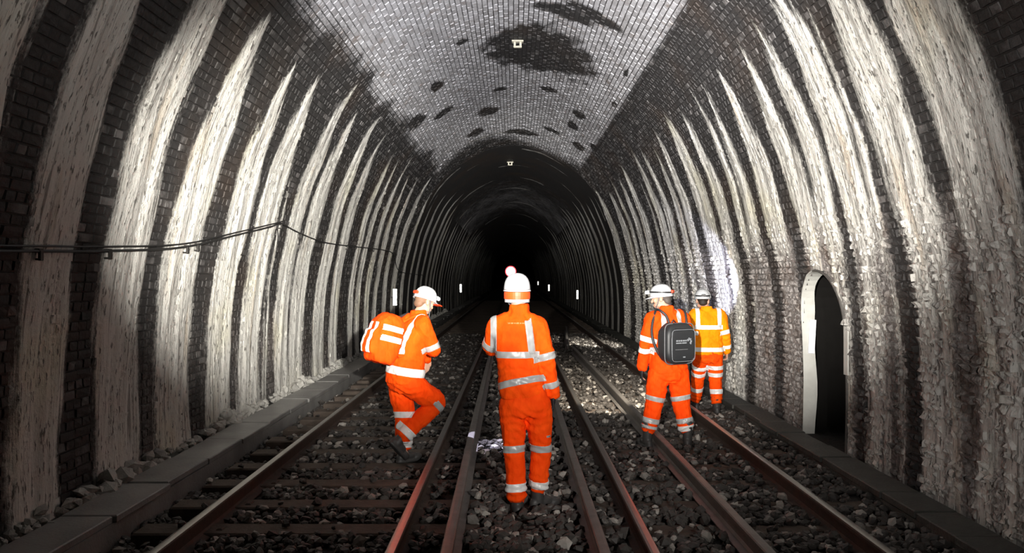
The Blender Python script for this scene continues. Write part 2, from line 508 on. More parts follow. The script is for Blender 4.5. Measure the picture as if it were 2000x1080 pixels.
def cover(s, Y):
    """what lies on the masonry: R calcite, G lime, B dirty wash"""
    s = np.asarray(s, float)
    Y = np.asarray(Y, float)
    x, z, nx, nz = prof(s)
    R = np.zeros_like(Y)
    for side, lst in ((-1, LEFT), (1, RIGHT)):
        m0 = (x * side > 0)
        if not m0.any():
            continue
        zz, yy = z[m0], Y[m0]
        acc = np.zeros_like(zz)
        for i, (a, b, top, st) in enumerate(lst):
            ph = i * 1.37 + side
            sel = (yy > a - .6) & (yy < b + .6)
            if not sel.any():
                continue
            zs, ys = zz[sel], yy[sel]
            k = .05 if yy.mean() < 1e9 else 0
            yw = ys + .045 * np.sin(zs * 1.25 + ph) + .022 * np.sin(zs * 3.6 + ph * 2) + .012 * np.sin(zs * 9.1 + ph * 3)
            c, h = (a + b) / 2, (b - a) / 2
            tp = np.clip((top - zs) / 1.35, 0, 1) ** .55
            low = np.clip((1.5 - zs) / 1.5, 0, 1)
            h2 = h * tp * (1 + .05 * low) + .001
            sd = np.clip((h2 - np.abs(yw - c)) / .15, -1, 1)
            r = .5 + .5 * sd
            # split lines where the brick shows through the curtain
            nl = max(1, int((b - a) / .28))
            for q in range(nl):
                yc_ = a + (b - a) * ((q + .5 + .3 * math.sin(ph * 3 + q)) / nl) + .05 * np.sin(zs * .9 + ph * 2 + q)
                wl = .018 + .016 * np.sin(zs * 1.9 + ph + q * 2)
                r = r - .34 * np.clip(1 - np.abs(yw - yc_) / (np.maximum(wl, .004) + .05), 0, 1)
            r = r * (.62 + .38 * np.clip(tp * 1.25, 0, 1))
            if side > 0:
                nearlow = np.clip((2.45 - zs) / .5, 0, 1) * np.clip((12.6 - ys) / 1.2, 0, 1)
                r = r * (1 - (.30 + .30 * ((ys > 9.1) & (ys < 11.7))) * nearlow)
            r = np.where(zs > top, 0, r) * (st * .22 + .78)
            acc[sel] = np.maximum(acc[sel], r)
        R[m0] = acc
    up = np.abs(x) < 3.05
    for (yr, hw, zlim) in RINGS:
        d = np.clip((hw * (.6 + .4 * np.sin(s * 1.9 + yr)) - np.abs(Y - yr + .06 * np.sin(s * 2.1))) / .14, -1, 1)
        R = np.maximum(R, np.where(up, (.5 + .5 * d) * .5 * (np.sin(s * 1.1 + yr * 3) > -.45), 0))
    # lime on the crown
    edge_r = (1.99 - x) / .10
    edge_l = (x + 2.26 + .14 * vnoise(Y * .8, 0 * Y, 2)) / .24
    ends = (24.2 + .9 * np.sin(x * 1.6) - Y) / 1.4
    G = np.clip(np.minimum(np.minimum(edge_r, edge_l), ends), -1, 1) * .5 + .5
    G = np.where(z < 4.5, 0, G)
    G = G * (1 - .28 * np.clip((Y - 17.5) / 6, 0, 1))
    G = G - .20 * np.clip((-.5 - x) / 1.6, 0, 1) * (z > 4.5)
    for (px, py, a, b) in SOOT:
        d = np.sqrt(((x - px) / a) ** 2 + ((Y - py) / b) ** 2)
        G = np.where(z > 4.4, np.minimum(G, np.clip((d - .62) * 1.15 + .28 * vnoise(x * 5, Y * 3, px), 0, 1)), G)
    far = np.clip(1.15 - np.abs(Y - 43) / 17, 0, 1) * (z > 4.3) * (.44 + .08 * vnoise(s * 1.1, Y * .5, 2))  # pale far crown, lightened further in colour in place of more torch light
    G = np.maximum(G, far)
    far2 = .42 * np.clip(1 - np.abs(Y - 9.0) / 0.01, 0, 1) * 0
    # wash low down
    rightm = x > 0
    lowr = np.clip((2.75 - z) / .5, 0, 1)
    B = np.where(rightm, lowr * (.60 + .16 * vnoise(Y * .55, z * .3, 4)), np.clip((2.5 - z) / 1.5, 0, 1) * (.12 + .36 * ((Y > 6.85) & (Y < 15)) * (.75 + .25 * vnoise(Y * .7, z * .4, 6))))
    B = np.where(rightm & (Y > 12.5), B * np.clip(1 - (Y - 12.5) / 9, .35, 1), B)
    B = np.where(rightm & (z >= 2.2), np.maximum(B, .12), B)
    # dark gullies that keep the brick bare between the curtains
    for (a, b) in ((6.90, 7.04), (7.96, 8.10), (9.34, 9.56), (10.36, 10.60), (11.62, 11.86)):
        g = np.clip((np.abs(Y - (a + b) / 2 + .04 * np.sin(z * 2 + a)) - (b - a) * .45) / .12, 0, 1)
        B = np.where(rightm, B * (.15 + .85 * g), B)
    # soft haze of smaller deposits on the haunches
    out = np.stack([np.clip(R, 0, 1), np.clip(G, 0, 1), np.clip(B, 0, 1), np.ones_like(R)], axis=-1)
    return out


def flow(cov, s, Y):
    """thickness of the calcite crust"""
    r = np.clip((cov[..., 0] - .45) / .4, 0, 1)
    return r * (.014 + .010 * np.sin(Y * 17 + np.sin(s * 1.3) * 1.5) + .006 * np.sin(Y * 41 + s * .8 + np.sin(s * 2.1)) + .0035 * np.sin(Y * 79 + 2 * np.sin(s * 1.7)))


# the refuge in the right wall
NY0, NY1, NSP, NTOP = 8.37, 9.58, 1.34, 1.91
NYC, NHW = (NY0 + NY1) / 2, (NY1 - NY0) / 2


def in_niche(Y, z, pad=0.0):
    h = NHW + pad
    d = np.abs(Y - NYC)
    top = np.where(d < h, NSP + (NTOP - NSP + pad) * np.sqrt(np.clip(1 - (d / h) ** 2, 0, 1)), -9)
    return (d < h) & (z < top)


def lining(name, s0, s1):
    """the mortar bed behind the bricks"""
    ys = np.concatenate([np.arange(-8, 3.2, .4), np.arange(3.2, 26, .034), np.arange(26, 60, .14), np.arange(60, 132, .5)])
    ns = int(round((s1 - s0) / .055))
    ss = np.linspace(s0, s1, ns + 1)
    SS, YY = np.meshgrid(ss, ys, indexing='ij')
    sf, yf = SS.ravel(), YY.ravel()
    x, z, nx, nz = prof(sf)
    cv = cover(sf, yf)
    r = np.clip((cv[:, 0] - .2) / .3, 0, 1)
    off = -.017 + r * .013 + flow(cv, sf, yf)
    # the crust swallows the bricks except low on the right wall
    amt = np.clip((cv[:, 0] - .22) / .25, 0, 1) * np.clip(.75 + .75 * vnoise(yf * 5.0, sf * 1.6, 3.3), 0, 1)
    amt = np.where((x > 0) & (z < 2.7), amt * np.clip((z - 2.2) / .5, 0, 1), amt)
    amt = np.where(x > 0, amt * .8, amt)
    off = off + amt * .0115
    off = np.where(yf > 25.0, -.004 + flow(cv, sf, yf), off)
    V = np.stack([x + nx * off, yf, z + nz * off], axis=-1)
    n, m = len(ss), len(ys)
    I = np.arange(n * m).reshape(n, m)
    F = np.stack([I[:-1, :-1], I[1:, :-1], I[1:, 1:], I[:-1, 1:]], axis=-1).reshape(-1, 4)
    if s0 < .1:
        cy, cz = yf[F].mean(1), z[F].mean(1)
        F = F[~in_niche(cy, cz, .0)]
    cv[:, 1] = np.where(yf < 25, cv[:, 1] * (.30 + .35 * np.clip((-x - .2) / 1.5, 0, 1)), cv[:, 1])      # joints keep their soot
    me = mesh_poly(V, F.ravel(), np.arange(len(F)) * 4, np.full(len(F), 4), name, True)
    set_cover(me, cv, np.full(len(V), .5))
    o = link(name, me, M['masonry'])
    tag(o, kind='structure')
    return o


CAMV = np.array([0, 0, CAM_H])


def bricks(parent, s0, s1, y0, y1, mode, holes=()):
    """courses of single bricks: the 300 that show largest as objects, the rest joined"""
    pitch = .0765
    nC = int((s1 - s0) / pitch)
    p = (s1 - s0) / nC
    A = []
    for c in range(nC):
        L = {'header': .1155, 'stretch': .228, 'bond': (.1155 if c % 2 else .228)}[mode]
        n = int((y1 - y0) / L)
        st = y0 + (L * .5 if c % 2 else 0) + RNG.uniform(-.01, .01)
        ya = st + np.arange(n) * L
        A.append(np.stack([np.full(n, s0 + c * p), ya, np.full(n, L)], axis=-1))
    A = np.concatenate(A)
    sc, yc = A[:, 0] + p / 2, A[:, 1] + A[:, 2] / 2
    x, z, nx, nz = prof(sc)
    keep = np.ones(len(A), bool)
    if s0 < .1:
        keep &= ~in_niche(yc, z, .05)
        keep &= z > .02
    if s1 > S_TOT - .1:
        keep &= z > .02
    for (hy, hz) in holes:
        keep &= ~((np.abs(yc - hy) < .062) & (np.abs(z - hz) < .04))
    A = A[keep]
    N = len(A)
    x, z, yc = x[keep], z[keep], yc[keep]
    rough = np.clip((2.6 - z) / .5, 0, 1) * (x > 0) if s0 < .1 else np.zeros(N)
    jit = .0022 + .0085 * rough
    gap = .0045 + .003 * rough
    u = np.array([-1, 0, 1, -1, 0, 1, -1, 0, 1]) * .5
    v = np.array([-1, -1, -1, 0, 0, 0, 1, 1, 1]) * .5
    g2 = gap + .004
    fy = yc[:, None] + u * (A[:, 2] - 2 * g2)[:, None] + RNG.normal(0, 1, (N, 9)) * (jit * .5)[:, None]
    fs = (A[:, 0] + p / 2)[:, None] + v * (p - 2 * g2)[:, None] + RNG.normal(0, 1, (N, 9)) * (jit * .4)[:, None]
    h = RNG.normal(0, 1, N) * (.0022 + .006 * rough)
    tilt_y = RNG.normal(0, 1, N) * (.002 + .008 * rough)
    tilt_s = RNG.normal(0, 1, N) * (.0015 + .005 * rough)
    H = h[:, None] + u * 2 * tilt_y[:, None] + v * 2 * tilt_s[:, None] + RNG.normal(0, 1, (N, 9)) * jit[:, None] * .8
    H[:, 4] += .002 + .008 * rough
    ub = np.array([-1, 1, 1, -1]) * .5
    vb = np.array([-1, -1, 1, 1]) * .5
    by = yc[:, None] + ub * (A[:, 2] - 2 * gap)[:, None]
    bs = (A[:, 0] + p / 2)[:, None] + vb * (p - 2 * gap)[:, None]
    AY = np.concatenate([fy, by], axis=1)
    AS = np.concatenate([fs, bs], axis=1)
    AH = np.concatenate([H, np.full((N, 4), -.024)], axis=1)
    sh = AY.shape
    cv = cover(AS.ravel(), AY.ravel())
    fl = flow(cv, AS.ravel(), AY.ravel()).reshape(sh)
    AH[:, :9] += fl[:, :9]
    px, pz, pnx, pnz = prof(AS.ravel())
    V = np.stack([px + pnx * AH.ravel(), AY.ravel(), pz + pnz * AH.ravel()], axis=-1).reshape(N, 13, 3)
    cv = cv.reshape(N, 13, 4)
    tone = np.repeat(RNG.random(N)[:, None], 13, axis=1)
    polys = [(0, 3, 4, 1), (1, 4, 5, 2), (3, 6, 7, 4), (4, 7, 8, 5), (9, 0, 1, 2, 10), (10, 2, 5, 8, 11), (11, 8, 7, 6, 12), (12, 6, 3, 0, 9)]
    loops = np.array([i for q in polys for i in q])
    tot = np.array([len(q) for q in polys])
    # size in the photograph
    d = V[:, [0, 2, 8, 6]] - CAMV
    sx = 1000 + 1580 * d[..., 0] / np.maximum(d[..., 1], .3)
    sy = 540 - 1580 * d[..., 2] / np.maximum(d[..., 1], .3)
    area = .5 * np.abs((sx[:, 2] - sx[:, 0]) * (sy[:, 3] - sy[:, 1]) - (sx[:, 3] - sx[:, 1]) * (sy[:, 2] - sy[:, 0]))
    inn = (sx.min(1) > 6) & (sx.max(1) < 1994) & (sy.min(1) > 6) & (sy.max(1) < 1074)
    area = np.where(inn, area, 0)
    buried = (cv[:, 4, 0] > .5) & ~((V[:, 4, 0] > 0) & (V[:, 4, 2] < 2.3))
    area = np.where(buried, area * .05, area)
    order = np.argsort(-area)
    single = order[:300]
    rest = np.setdiff1d(np.arange(N), single)
    st1 = np.concatenate([[0], np.cumsum(tot)[:-1]])
    for i in single:
        c = V[i].mean(0)
        me = mesh_poly(V[i] - c, loops, st1, tot, 'brick')
        set_cover(me, cv[i], tone[i])
        o = link('brick', me, M['masonry'], parent)
        o.location = c
    n = len(rest)
    LV = (loops[None, :] + (np.arange(n) * 13)[:, None]).ravel()
    ST = (st1[None, :] + (np.arange(n) * len(loops))[:, None]).ravel()
    TT = np.tile(tot, n)
    me = mesh_poly(V[rest].reshape(-1, 3), LV, ST, TT, 'brickwork')
    set_cover(me, cv[rest].reshape(-1, 4), tone[rest].ravel())
    o = link('brickwork', me, M['masonry'], parent)
    tag(o, kind='stuff')
    return n


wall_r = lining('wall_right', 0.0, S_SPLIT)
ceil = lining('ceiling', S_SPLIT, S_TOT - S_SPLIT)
wall_l = lining('wall_left', S_TOT - S_SPLIT, S_TOT)
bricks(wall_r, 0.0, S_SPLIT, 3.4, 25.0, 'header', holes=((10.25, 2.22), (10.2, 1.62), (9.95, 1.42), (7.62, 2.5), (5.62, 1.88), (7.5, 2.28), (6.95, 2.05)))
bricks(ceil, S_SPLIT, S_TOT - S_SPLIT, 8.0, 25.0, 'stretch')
bricks(wall_l, S_TOT - S_SPLIT, S_TOT, 3.4, 25.0, 'bond', holes=((17.2, 1.0), (8.2, 1.2)))

# refuge: painted reveal ring, then a wider dark chamber behind
outline = []
for k in range(12):
    outline.append((NY0, -.3 + (NSP + .3) * k / 11))
for k in range(1, 20):
    a = math.pi * k / 20
    outline.append((NYC - NHW * math.cos(a), NSP + (NTOP - NSP) * math.sin(a)))
for k in range(12):
    outline.append((NY1, NSP - (NSP + .3) * k / 11))
vs, fs = [], []
for i, (yy, zz) in enumerate(outline):
    ox, oz = (yy - NYC) / NHW, max(0, (zz - NSP) / (NTOP - NSP)) if zz > NSP else 0
    rim = .018 + .006 * math.sin(i * 1.9)
    X = wall_x(max(zz, 0))
    vs += [(wall_x(max(zz + oz * rim, 0)) + .03, yy + ox * rim, zz + oz * rim), (wall_x(max(zz + oz * rim, 0)) - .016, yy + ox * rim, zz + oz * rim),
           (X - .018, yy, zz), (X + .135 + .012 * math.sin(i * .9), yy + ox * -.0, zz)]
    if i:
        b = i * 4
        for k in range(3):
            fs.append((b - 4 + k, b + k, b + k + 1, b - 3 + k))
me = mesh_from(vs, fs)
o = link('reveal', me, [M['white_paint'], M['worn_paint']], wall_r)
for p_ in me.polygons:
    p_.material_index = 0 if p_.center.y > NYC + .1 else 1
tag(o, 'old white painted edge of the wall refuge')
vs, fs = [], []
for i, (yy, zz) in enumerate(outline):
    ox, oz = (yy - NYC) / NHW, (zz - NSP) / (NTOP - NSP) if zz > NSP else 0
    X = wall_x(max(zz, 0))
    yb, zb = yy + ox * .45, zz + oz * .25
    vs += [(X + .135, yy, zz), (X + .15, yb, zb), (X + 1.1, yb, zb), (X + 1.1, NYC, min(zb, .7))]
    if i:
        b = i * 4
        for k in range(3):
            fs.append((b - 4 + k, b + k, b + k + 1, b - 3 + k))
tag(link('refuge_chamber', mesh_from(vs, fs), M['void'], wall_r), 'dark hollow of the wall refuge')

# ---------------------------------------------------------------- floor and ballast
ys = np.concatenate([np.arange(-8, 3, .5), np.arange(3, 24, .12), np.arange(24, 132.5, .8)])
xs = np.linspace(-3.6, 3.6, 61)
XX, YY = np.meshgrid(xs, ys, indexing='ij')


def ground_z(x, y):
    z = -.045 + .012 * vnoise(x * 2.1, y * 1.3, 1)
    z = np.where(np.abs(x) < .62, z + .02, z)
    z = np.where(x > .75, z + .012, z)
    z = z - .075 * np.clip((-2.36 - x) / .12, 0, 1)
    return z


V = np.stack([XX.ravel(), YY.ravel(), ground_z(XX.ravel(), YY.ravel())], -1)
I = np.arange(len(V)).reshape(len(xs), len(ys))
F = np.stack([I[:-1, :-1], I[1:, :-1], I[1:, 1:], I[:-1, 1:]], -1).reshape(-1, 4)
floor = link('floor', mesh_poly(V, F.ravel(), np.arange(len(F)) * 4, np.full(len(F), 4), 'floor', True), M['ground'])
tag(floor, kind='structure')
mb = MB().box((4.0, NYC, -.06), (1.4, 2.2, .1))
mb.build('refuge_floor', M['ground'], wall_r)

RAILS_L = (-2.255, -.775)
RAILS_R = (.885, 2.355)
SPARE = [((-.40, 4.1), (-.56, 22.0)), ((.575, 4.1), (.575, 19.5)), ((1.60, 4.1), (1.44, 19.6)), ((1.36, 20.2), (1.78, 27.5))]
SP = .657
SL0 = 3.31            # first sleeper

ICO = []
ph = (1 + 5 ** .5) / 2
icov = np.array([(-1, ph, 0), (1, ph, 0), (-1, -ph, 0), (1, -ph, 0), (0, -1, ph), (0, 1, ph), (0, -1, -ph), (0, 1, -ph), (ph, 0, -1), (ph, 0, 1), (-ph, 0, -1), (-ph, 0, 1)])
icov = icov / np.linalg.norm(icov[0])
icof = np.array([(0, 11, 5), (0, 5, 1), (0, 1, 7), (0, 7, 10), (0, 10, 11), (1, 5, 9), (5, 11, 4), (11, 10, 2), (10, 7, 6), (7, 1, 8), (3, 9, 4), (3, 4, 2), (3, 2, 6), (3, 6, 8), (3, 8, 9), (4, 9, 5), (2, 4, 11), (6, 2, 10), (8, 6, 7), (9, 8, 1)])


def stones_at(x, y, z, r, seed=1):
    g = np.random.default_rng(seed)
    n = len(x)
    V = icov[None] * (1 + g.uniform(-.28, .28, (n, 12, 1)))
    V = V * g.uniform(.6, 1.25, (n, 1, 3))
    a = g.uniform(0, 6.28, (n, 3))
    for ax in range(3):
        c, s_ = np.cos(a[:, ax])[:, None], np.sin(a[:, ax])[:, None]
        i, j = [(0, 1), (1, 2), (2, 0)][ax]
        p, q = V[..., i].copy(), V[..., j].copy()
        V[..., i], V[..., j] = p * c - q * s_, p * s_ + q * c
    V[..., 2] *= .8
    return V * r[:, None, None] + np.stack([x, y, z], -1)[:, None, :]


def near_line(x, y, a, b, w):
    t = np.clip((y - a[1]) / (b[1] - a[1]), 0, 1)
    xc = a[0] + (b[0] - a[0]) * t
    return (np.abs(x - xc) < w) & (y > a[1] - .05) & (y < b[1] + .05)


g = np.random.default_rng(3)
PX, PY, PR = [], [], []
for (ya, yb, dens, r0) in ((3.6, 7.5, 400, .033), (7.5, 12.5, 330, .032), (12.5, 26, 190, .035)):
    n = int((yb - ya) * 5.9 * dens)
    PX.append(g.uniform(-2.86, 2.98, n))
    PY.append(g.uniform(ya, yb, n))
    PR.append(r0 * g.uniform(.62, 1.45, n))
PX, PY, PR = map(np.concatenate, (PX, PY, PR))
keep = np.ones(len(PX), bool)
for rx in RAILS_L + RAILS_R:
    keep &= ~(np.abs(PX - rx) < .085)
for a, b in SPARE:
    keep &= ~near_line(PX, PY, a, b, .085)
# trodden places under the workers' boots: (heel x, heel y, direction x, direction y)
for (fx, fy, dx, dy) in ((.028, 6.32, -.12, 1), (.19, 6.42, .86, .5), (-1.12, 8.04, .8, .6), (1.45, 8.78, -.33, .94), (1.895, 8.82, .24, .97), (2.54, 11.3, 0, 1), (2.76, 11.0, .1, 1)):
    al = (PX - fx) * dx + (PY - fy) * dy
    ac = np.abs((PX - fx) * dy - (PY - fy) * dx)
    keep &= ~((al > -.10) & (al < .26) & (ac < .085))
ph_ = np.abs(((PY - SL0 + SP / 2) % SP) - SP / 2)
on_l = (ph_ < .135) & (PX > -2.78) & (PX < -.25)
on_r = (ph_ < .12) & (PX > .36) & (PX < 2.88)
keep &= ~(on_l & (g.random(len(PX)) > .03))
keep &= ~(on_r & (g.random(len(PX)) > .22))
left_shadow = (PX < -2.35)
PX, PY, PR, on_any = PX[keep], PY[keep], PR[keep], (on_l | on_r)[keep]
PZ = ground_z(PX, PY) + PR * .45 + g.uniform(0, .035, len(PX))
PZ = np.where(on_any, .012 + PR * .4, np.minimum(PZ, .028 + 0 * PZ))
six = np.abs(PX) < .7
PZ = np.where(six & ~on_any, PZ + .015, PZ)
SV = stones_at(PX, PY, PZ, PR, 5)
tone = g.random(len(PX)) ** 3.0
pxs = 1000 + 1580 * PX / PY
pys = 540 + 1580 * (CAM_H - PZ) / PY
infr = (pxs > 20) & (pxs < 1980) & (pys < 1066)
score = np.where(infr, PR / PY, 0)
order = np.argsort(-score)
lf = icof.ravel()
for i in order[:300]:
    c = SV[i].mean(0)
    me = mesh_poly(SV[i] - c, lf, np.arange(20) * 3, np.full(20, 3), 'stone')
    tt = me.attributes.new('tone', 'FLOAT', 'POINT')
    tt.data.foreach_set('value', np.full(12, tone[i], dtype=np.float32))
    link('stone', me, M['stone'], floor).location = c
rest = order[300:]
n = len(rest)
LV = (lf[None] + (np.arange(n) * 12)[:, None]).ravel()
me = mesh_poly(SV[rest].reshape(-1, 3), LV, np.arange(n * 20) * 3, np.full(n * 20, 3), 'ballast')
tt = me.attributes.new('tone', 'FLOAT', 'POINT')
tt.data.foreach_set('value', np.repeat(tone[rest], 12).astype(np.float32))
tag(link('ballast', me, M['stone'], floor), kind='stuff')

# ---------------------------------------------------------------- rails, sleepers
RAILP = [(-.070, 0), (.070, 0), (.070, .010), (.022, .024), (.009, .045), (.009, .112), (.026, .122), (.035, .128), (.035, .150), (.028, .158), (.012, .1605),
         (-.012, .1605), (-.028, .158), (-.035, .150), (-.035, .128), (-.026, .122), (-.009, .112), (-.009, .045), (-.022, .024), (-.070, .010)]


def rail_mesh(path, name):
    """rail section swept along (x, y, z of foot)"""
    vs, fs, mi = [], [], []
    n = len(RAILP)
    for i, p in enumerate(path):
        q0, q1 = path[max(i - 1, 0)], path[min(i + 1, len(path) - 1)]
        d = Vector((q1[0] - q0[0], q1[1] - q0[1], 0)).normalized()
        s_ = Vector((d.y, -d.x, 0))
        for (a, h) in RAILP:
            v = Vector(p) + s_ * a + Vector((0, 0, h))
            vs.append(tuple(v))
    for i in range(len(path) - 1):
        for k in range(n):
            k2 = (k + 1) % n
            fs.append((i * n + k, i * n + k2, i * n + n + k2, i * n + n + k))
            mi.append(1 if k in (9, 10, 11) else 0)
    fs.append(tuple(reversed(range(n))))
    fs.append(tuple(range((len(path) - 1) * n, len(path) * n)))
    mi += [0, 0]
    me = mesh_from(vs, fs, False, name)
    me.polygons.foreach_set('material_index', mi)
    return me


def sleeper_mesh():
    mb_ = MB().box((0, 0, -.075), (2.5, .25, .15), bev=.014)
    return mb_.mesh(False, 'sleeper')


def chair_mesh():
    mb_ = MB().box((0, 0, .006), (.32, .17, .016), bev=.004)
    for s_ in (-1, 1):
        mb_.box((s_ * .098, 0, .035), (.045, .10, .05), bev=.010)
        mb_.tube([(s_ * .135, -.05, .014), (s_ * .135, -.05, .035)], .014, 6)
        mb_.tube([(s_ * .135, .05, .014), (s_ * .135, .05, .035)], .014, 6)
    return mb_.mesh(False, 'rail_chair')


SLM, CHM = sleeper_mesh(), chair_mesh()
SLM.materials.append(M['sleeper'])
CHM.materials.append(M['rail_rust'])


def track(rails, label, sink):
    cx = sum(rails) / 2
    root = empty('railway_track', (cx, 0, 0))
    tag(root, label, 'railway track')
    for rx in rails:
        path = [(rx - cx, y, -.031) for y in list(np.arange(-6, 40, 2.0)) + list(range(40, 131, 10))]
        link('rail', rail_mesh(path, 'rail'), [M['rail_rust'], M['rail_top']], root)
    k = -8
    while SL0 + k * SP < 62:
        y = SL0 + k * SP
        o = link('sleeper', SLM, None, root)
        o.location = (random.uniform(-.03, .03), y, -sink + random.uniform(-.004, .004))
        o.rotation_euler = (0, 0, random.uniform(-.006, .006))
        if -1 < y < 40:
            for rx in rails:
                c = link('rail_chair', CHM, None, o)
                c.location = (rx - cx, 0, -.0365 + sink)
                c.scale = (1, 1, .8)
        k += 1
    return root


track(RAILS_L, 'railway track with exposed sleepers beside the long concrete trough on the left', 0.0)
track(RAILS_R, 'railway track half buried in ballast on the side of the arched wall refuge', 0.008)

spare_labels = ['dull loose rail lying left of the person with the plain orange back',
                'rusty loose rail lying just right of the gloved person, nearest the middle',
                'long loose rail lying between the two running rails under the black backpack',
                'short skewed loose rail far off, beyond the end of the long loose rail']
for (a, b), lb in zip(SPARE, spare_labels):
    c = Vector((a[0], a[1], 0))
    n = 9
    path = []
    for i in range(n):
        u = i / (n - 1)
        wob = .012 * math.sin(u * 5 + a[0] * 7)
        path.append(((b[0] - a[0]) * u + wob, (b[1] - a[1]) * u, 0.0))
    o = link('loose_rail', rail_mesh(path, 'loose_rail'), [M['spare_rail'], M['spare_rail']])
    o.location = (a[0], a[1], .001)
    tag(o, lb, 'rail', 'loose rails left beside the tracks')

# ---------------------------------------------------------------- cable troughs along the walls


def trough(name, x0, x1, top, thick, mat, L, jitter, label, cat, piece, ya=2.2, yb=70):
    root = empty(name, ((x0 + x1) / 2, ya, 0))
    tag(root, label, cat)
    cx = (x0 + x1) / 2
    mb_ = MB()
    for sx in (-1, 1):
        mb_.box((sx * ((x1 - x0) / 2 - .045), (yb - ya) / 2, (top - thick - .24) / 2), (.07, yb - ya, top - thick + .24))
    mb_.build('trough_side', mat, root)
    y = 0.0
    k = 0
    while y < yb - ya:
        l = L * random.uniform(1 - jitter, 1 + jitter)
        b = MB().box((0, 0, 0), (x1 - x0 + random.uniform(-.02, .02), l - .014, thick), bev=.008)
        me = b.mesh()
        o = link(piece, me, mat, root)
        o.location = (random.uniform(-.012, .012), y + l / 2, top - thick / 2 + random.uniform(-.006, .006))
        o.rotation_euler = (random.uniform(-.006, .006), random.uniform(-.012, .012), random.uniform(-.01, .01))
        y += l
        k += 1
    return root


trough('cable_trough', -3.27, -2.88, .125, .055, M['concrete'], .92, .05,
       'long grey concrete cable trough with flat lids at the foot of the streaked wall', 'cable trough', 'lid')
trough('cable_trough', 2.98, 3.29, .10, .06, M['kerb'], .62, .2,
       'dark rough kerb of short sooty slabs below the wall with the refuge', 'cable trough', 'slab')

# limy rubble heaped along the left wall foot
heap = empty('rubble_bank', (-3.36, 3.5, 0))
tag(heap, 'pale bank of limy rubble between the left wall and the trough lids', 'rubble')
g = np.random.default_rng(8)
for (n, ya, yb, r0, single) in ((260, 4.6, 16, .078, True), (600, 16, 40, .07, False)):
    y = g.uniform(ya, yb, n)
    clump = .55 + .6 * (np.sin(y * 2.1) * .5 + .5)
    r = r0 * g.uniform(.5, 1.3, n) * clump
    x = -3.435 + g.uniform(0.02, .15, n)
    z = .09 + (x + 3.435) * -.25 + g.uniform(0, .13, n) * clump
    W = stones_at(x, y, z, r, 21)
    if single:
        for i in range(n):
            c = W[i].mean(0)
            me = mesh_poly(W[i] - c, lf, np.arange(20) * 3, np.full(20, 3), 'stone')
            o = link('stone', me, M['rubble'], heap)
            o.location = (c[0] + 3.36, c[1] - 3.5, c[2])
    else:
        W = W - np.array([-3.36, 3.5, 0])
        LV = (lf[None] + (np.arange(n) * 12)[:, None]).ravel()
        me = mesh_poly(W.reshape(-1, 3), LV, np.arange(n * 20) * 3, np.full(n * 20, 3), 'rubble')
        tag(link('rubble', me, M['rubble'], heap), kind='stuff')
mb = MB()
for yy in np.arange(4, 40, .5):
    mb.box((-.02, yy - 3.25, .02), (.15, .5, .12))
mb.build('rubble_bed', M['kerb'], heap)

# ---------------------------------------------------------------- cable on the left wall, fixtures, markers, signal


def on_wall(side, y, z, off):
    i = np.interp(z, HALF[:, 1], np.arange(len(HALF)))
    x = wall_x(z)
    return Vector((side * (x - off), y, z))


def cable(name, pts, off, r, label, dz=0.0):
    P = catmull([(p[0], p[1]) for p in pts], 10)
    mb_ = MB().tube([on_wall(-1, p[0], p[1] + dz, off) for p in P], r, 6)
    o = mb_.build(name, M['cable'])
    return tag(o, label, 'cable', 'cables strung along the left wall')


route = [(2.5, 1.92), (4.5, 1.99), (5.4, 2.02), (6.6, 2.06), (8.0, 2.14), (9.4, 2.33), (10.6, 2.50), (11.05, 2.57), (12.0, 2.50), (13.6, 2.43), (15.5, 2.44), (17.5, 2.47), (20, 2.50), (21.5, 2.44), (23, 2.05), (25, 1.95), (30, 1.9)]
cable('wall_cable', route, .045, .011, 'black cable along the left wall, the lower of the two strands')
cable('wall_cable', route[:8], .052, .008, 'thin black cable along the left wall, the upper of the two strands', .035)
for (y, z, lb) in ((5.62, 2.03, 'dark bracket under the wall cable closest to the picture edge, on a pale curtain'), (6.58, 2.06, 'dark bracket under the wall cable, second from the picture edge'),
                   (8.1, 2.15, 'dark bracket under the wall cable, first of a close pair on a white curtain'), (8.35, 2.18, 'dark bracket under the wall cable, farther one of the close pair'),
                   (11.05, 2.57, 'dark bracket on the left wall at the peak of the cable'), (12.15, 2.49, 'dark bracket on the left wall just past the peak of the cable'),
                   (15.6, 2.44, 'small dark bracket on the left wall under the thin far run of cable'), (18.4, 2.48, 'tiny dark bracket farthest along the cable on the left wall')):
    p = on_wall(-1, y, z, .03)
    mb = MB().box((0, 0, 0), (.05, .05, .03), bev=.004).box((.02, 0, -.035), (.02, .035, .07), bev=.003).tube([(-.03, 0, -.06), (.02, 0, -.06)], .008, 6)
    o = mb.build('cable_bracket', M['iron'])
    o.location = p
    tag(o, lb, 'bracket', 'brackets under the wall cable')
p = on_wall(-1, 11.05, 2.42, .03)
mb = MB().tube([(0, 0, .12), (.004, 0, -.02), (-.004, 0, -.13)], .007, 6)
o = mb.build('cable_tail', M['cable'])
o.location = p
tag(o, 'short black cable end hanging down where the wall cable peaks', 'cable')


def ceiling_fixture(x, y, sc, label):
    z = float(np.interp(abs(x), HALF[::-1, 0], HALF[::-1, 1]))
    root = empty('ceiling_bracket', (x, y, z))
    tag(root, label, 'bracket')
    MB().box((0, 0, -.012), (.20 * sc, .12 * sc, .03), bev=.006).build('plate', M['fixture'], root)
    mb_ = MB()
    for s_ in (-1, 1):
        mb_.box((s_ * .05 * sc, 0, -.06), (.035 * sc, .05 * sc, .08), bev=.006)
    mb_.box((0, 0, -.105), (.14 * sc, .06 * sc, .03), bev=.006)
    mb_.build('lug', M['fixture'], root)
    return root


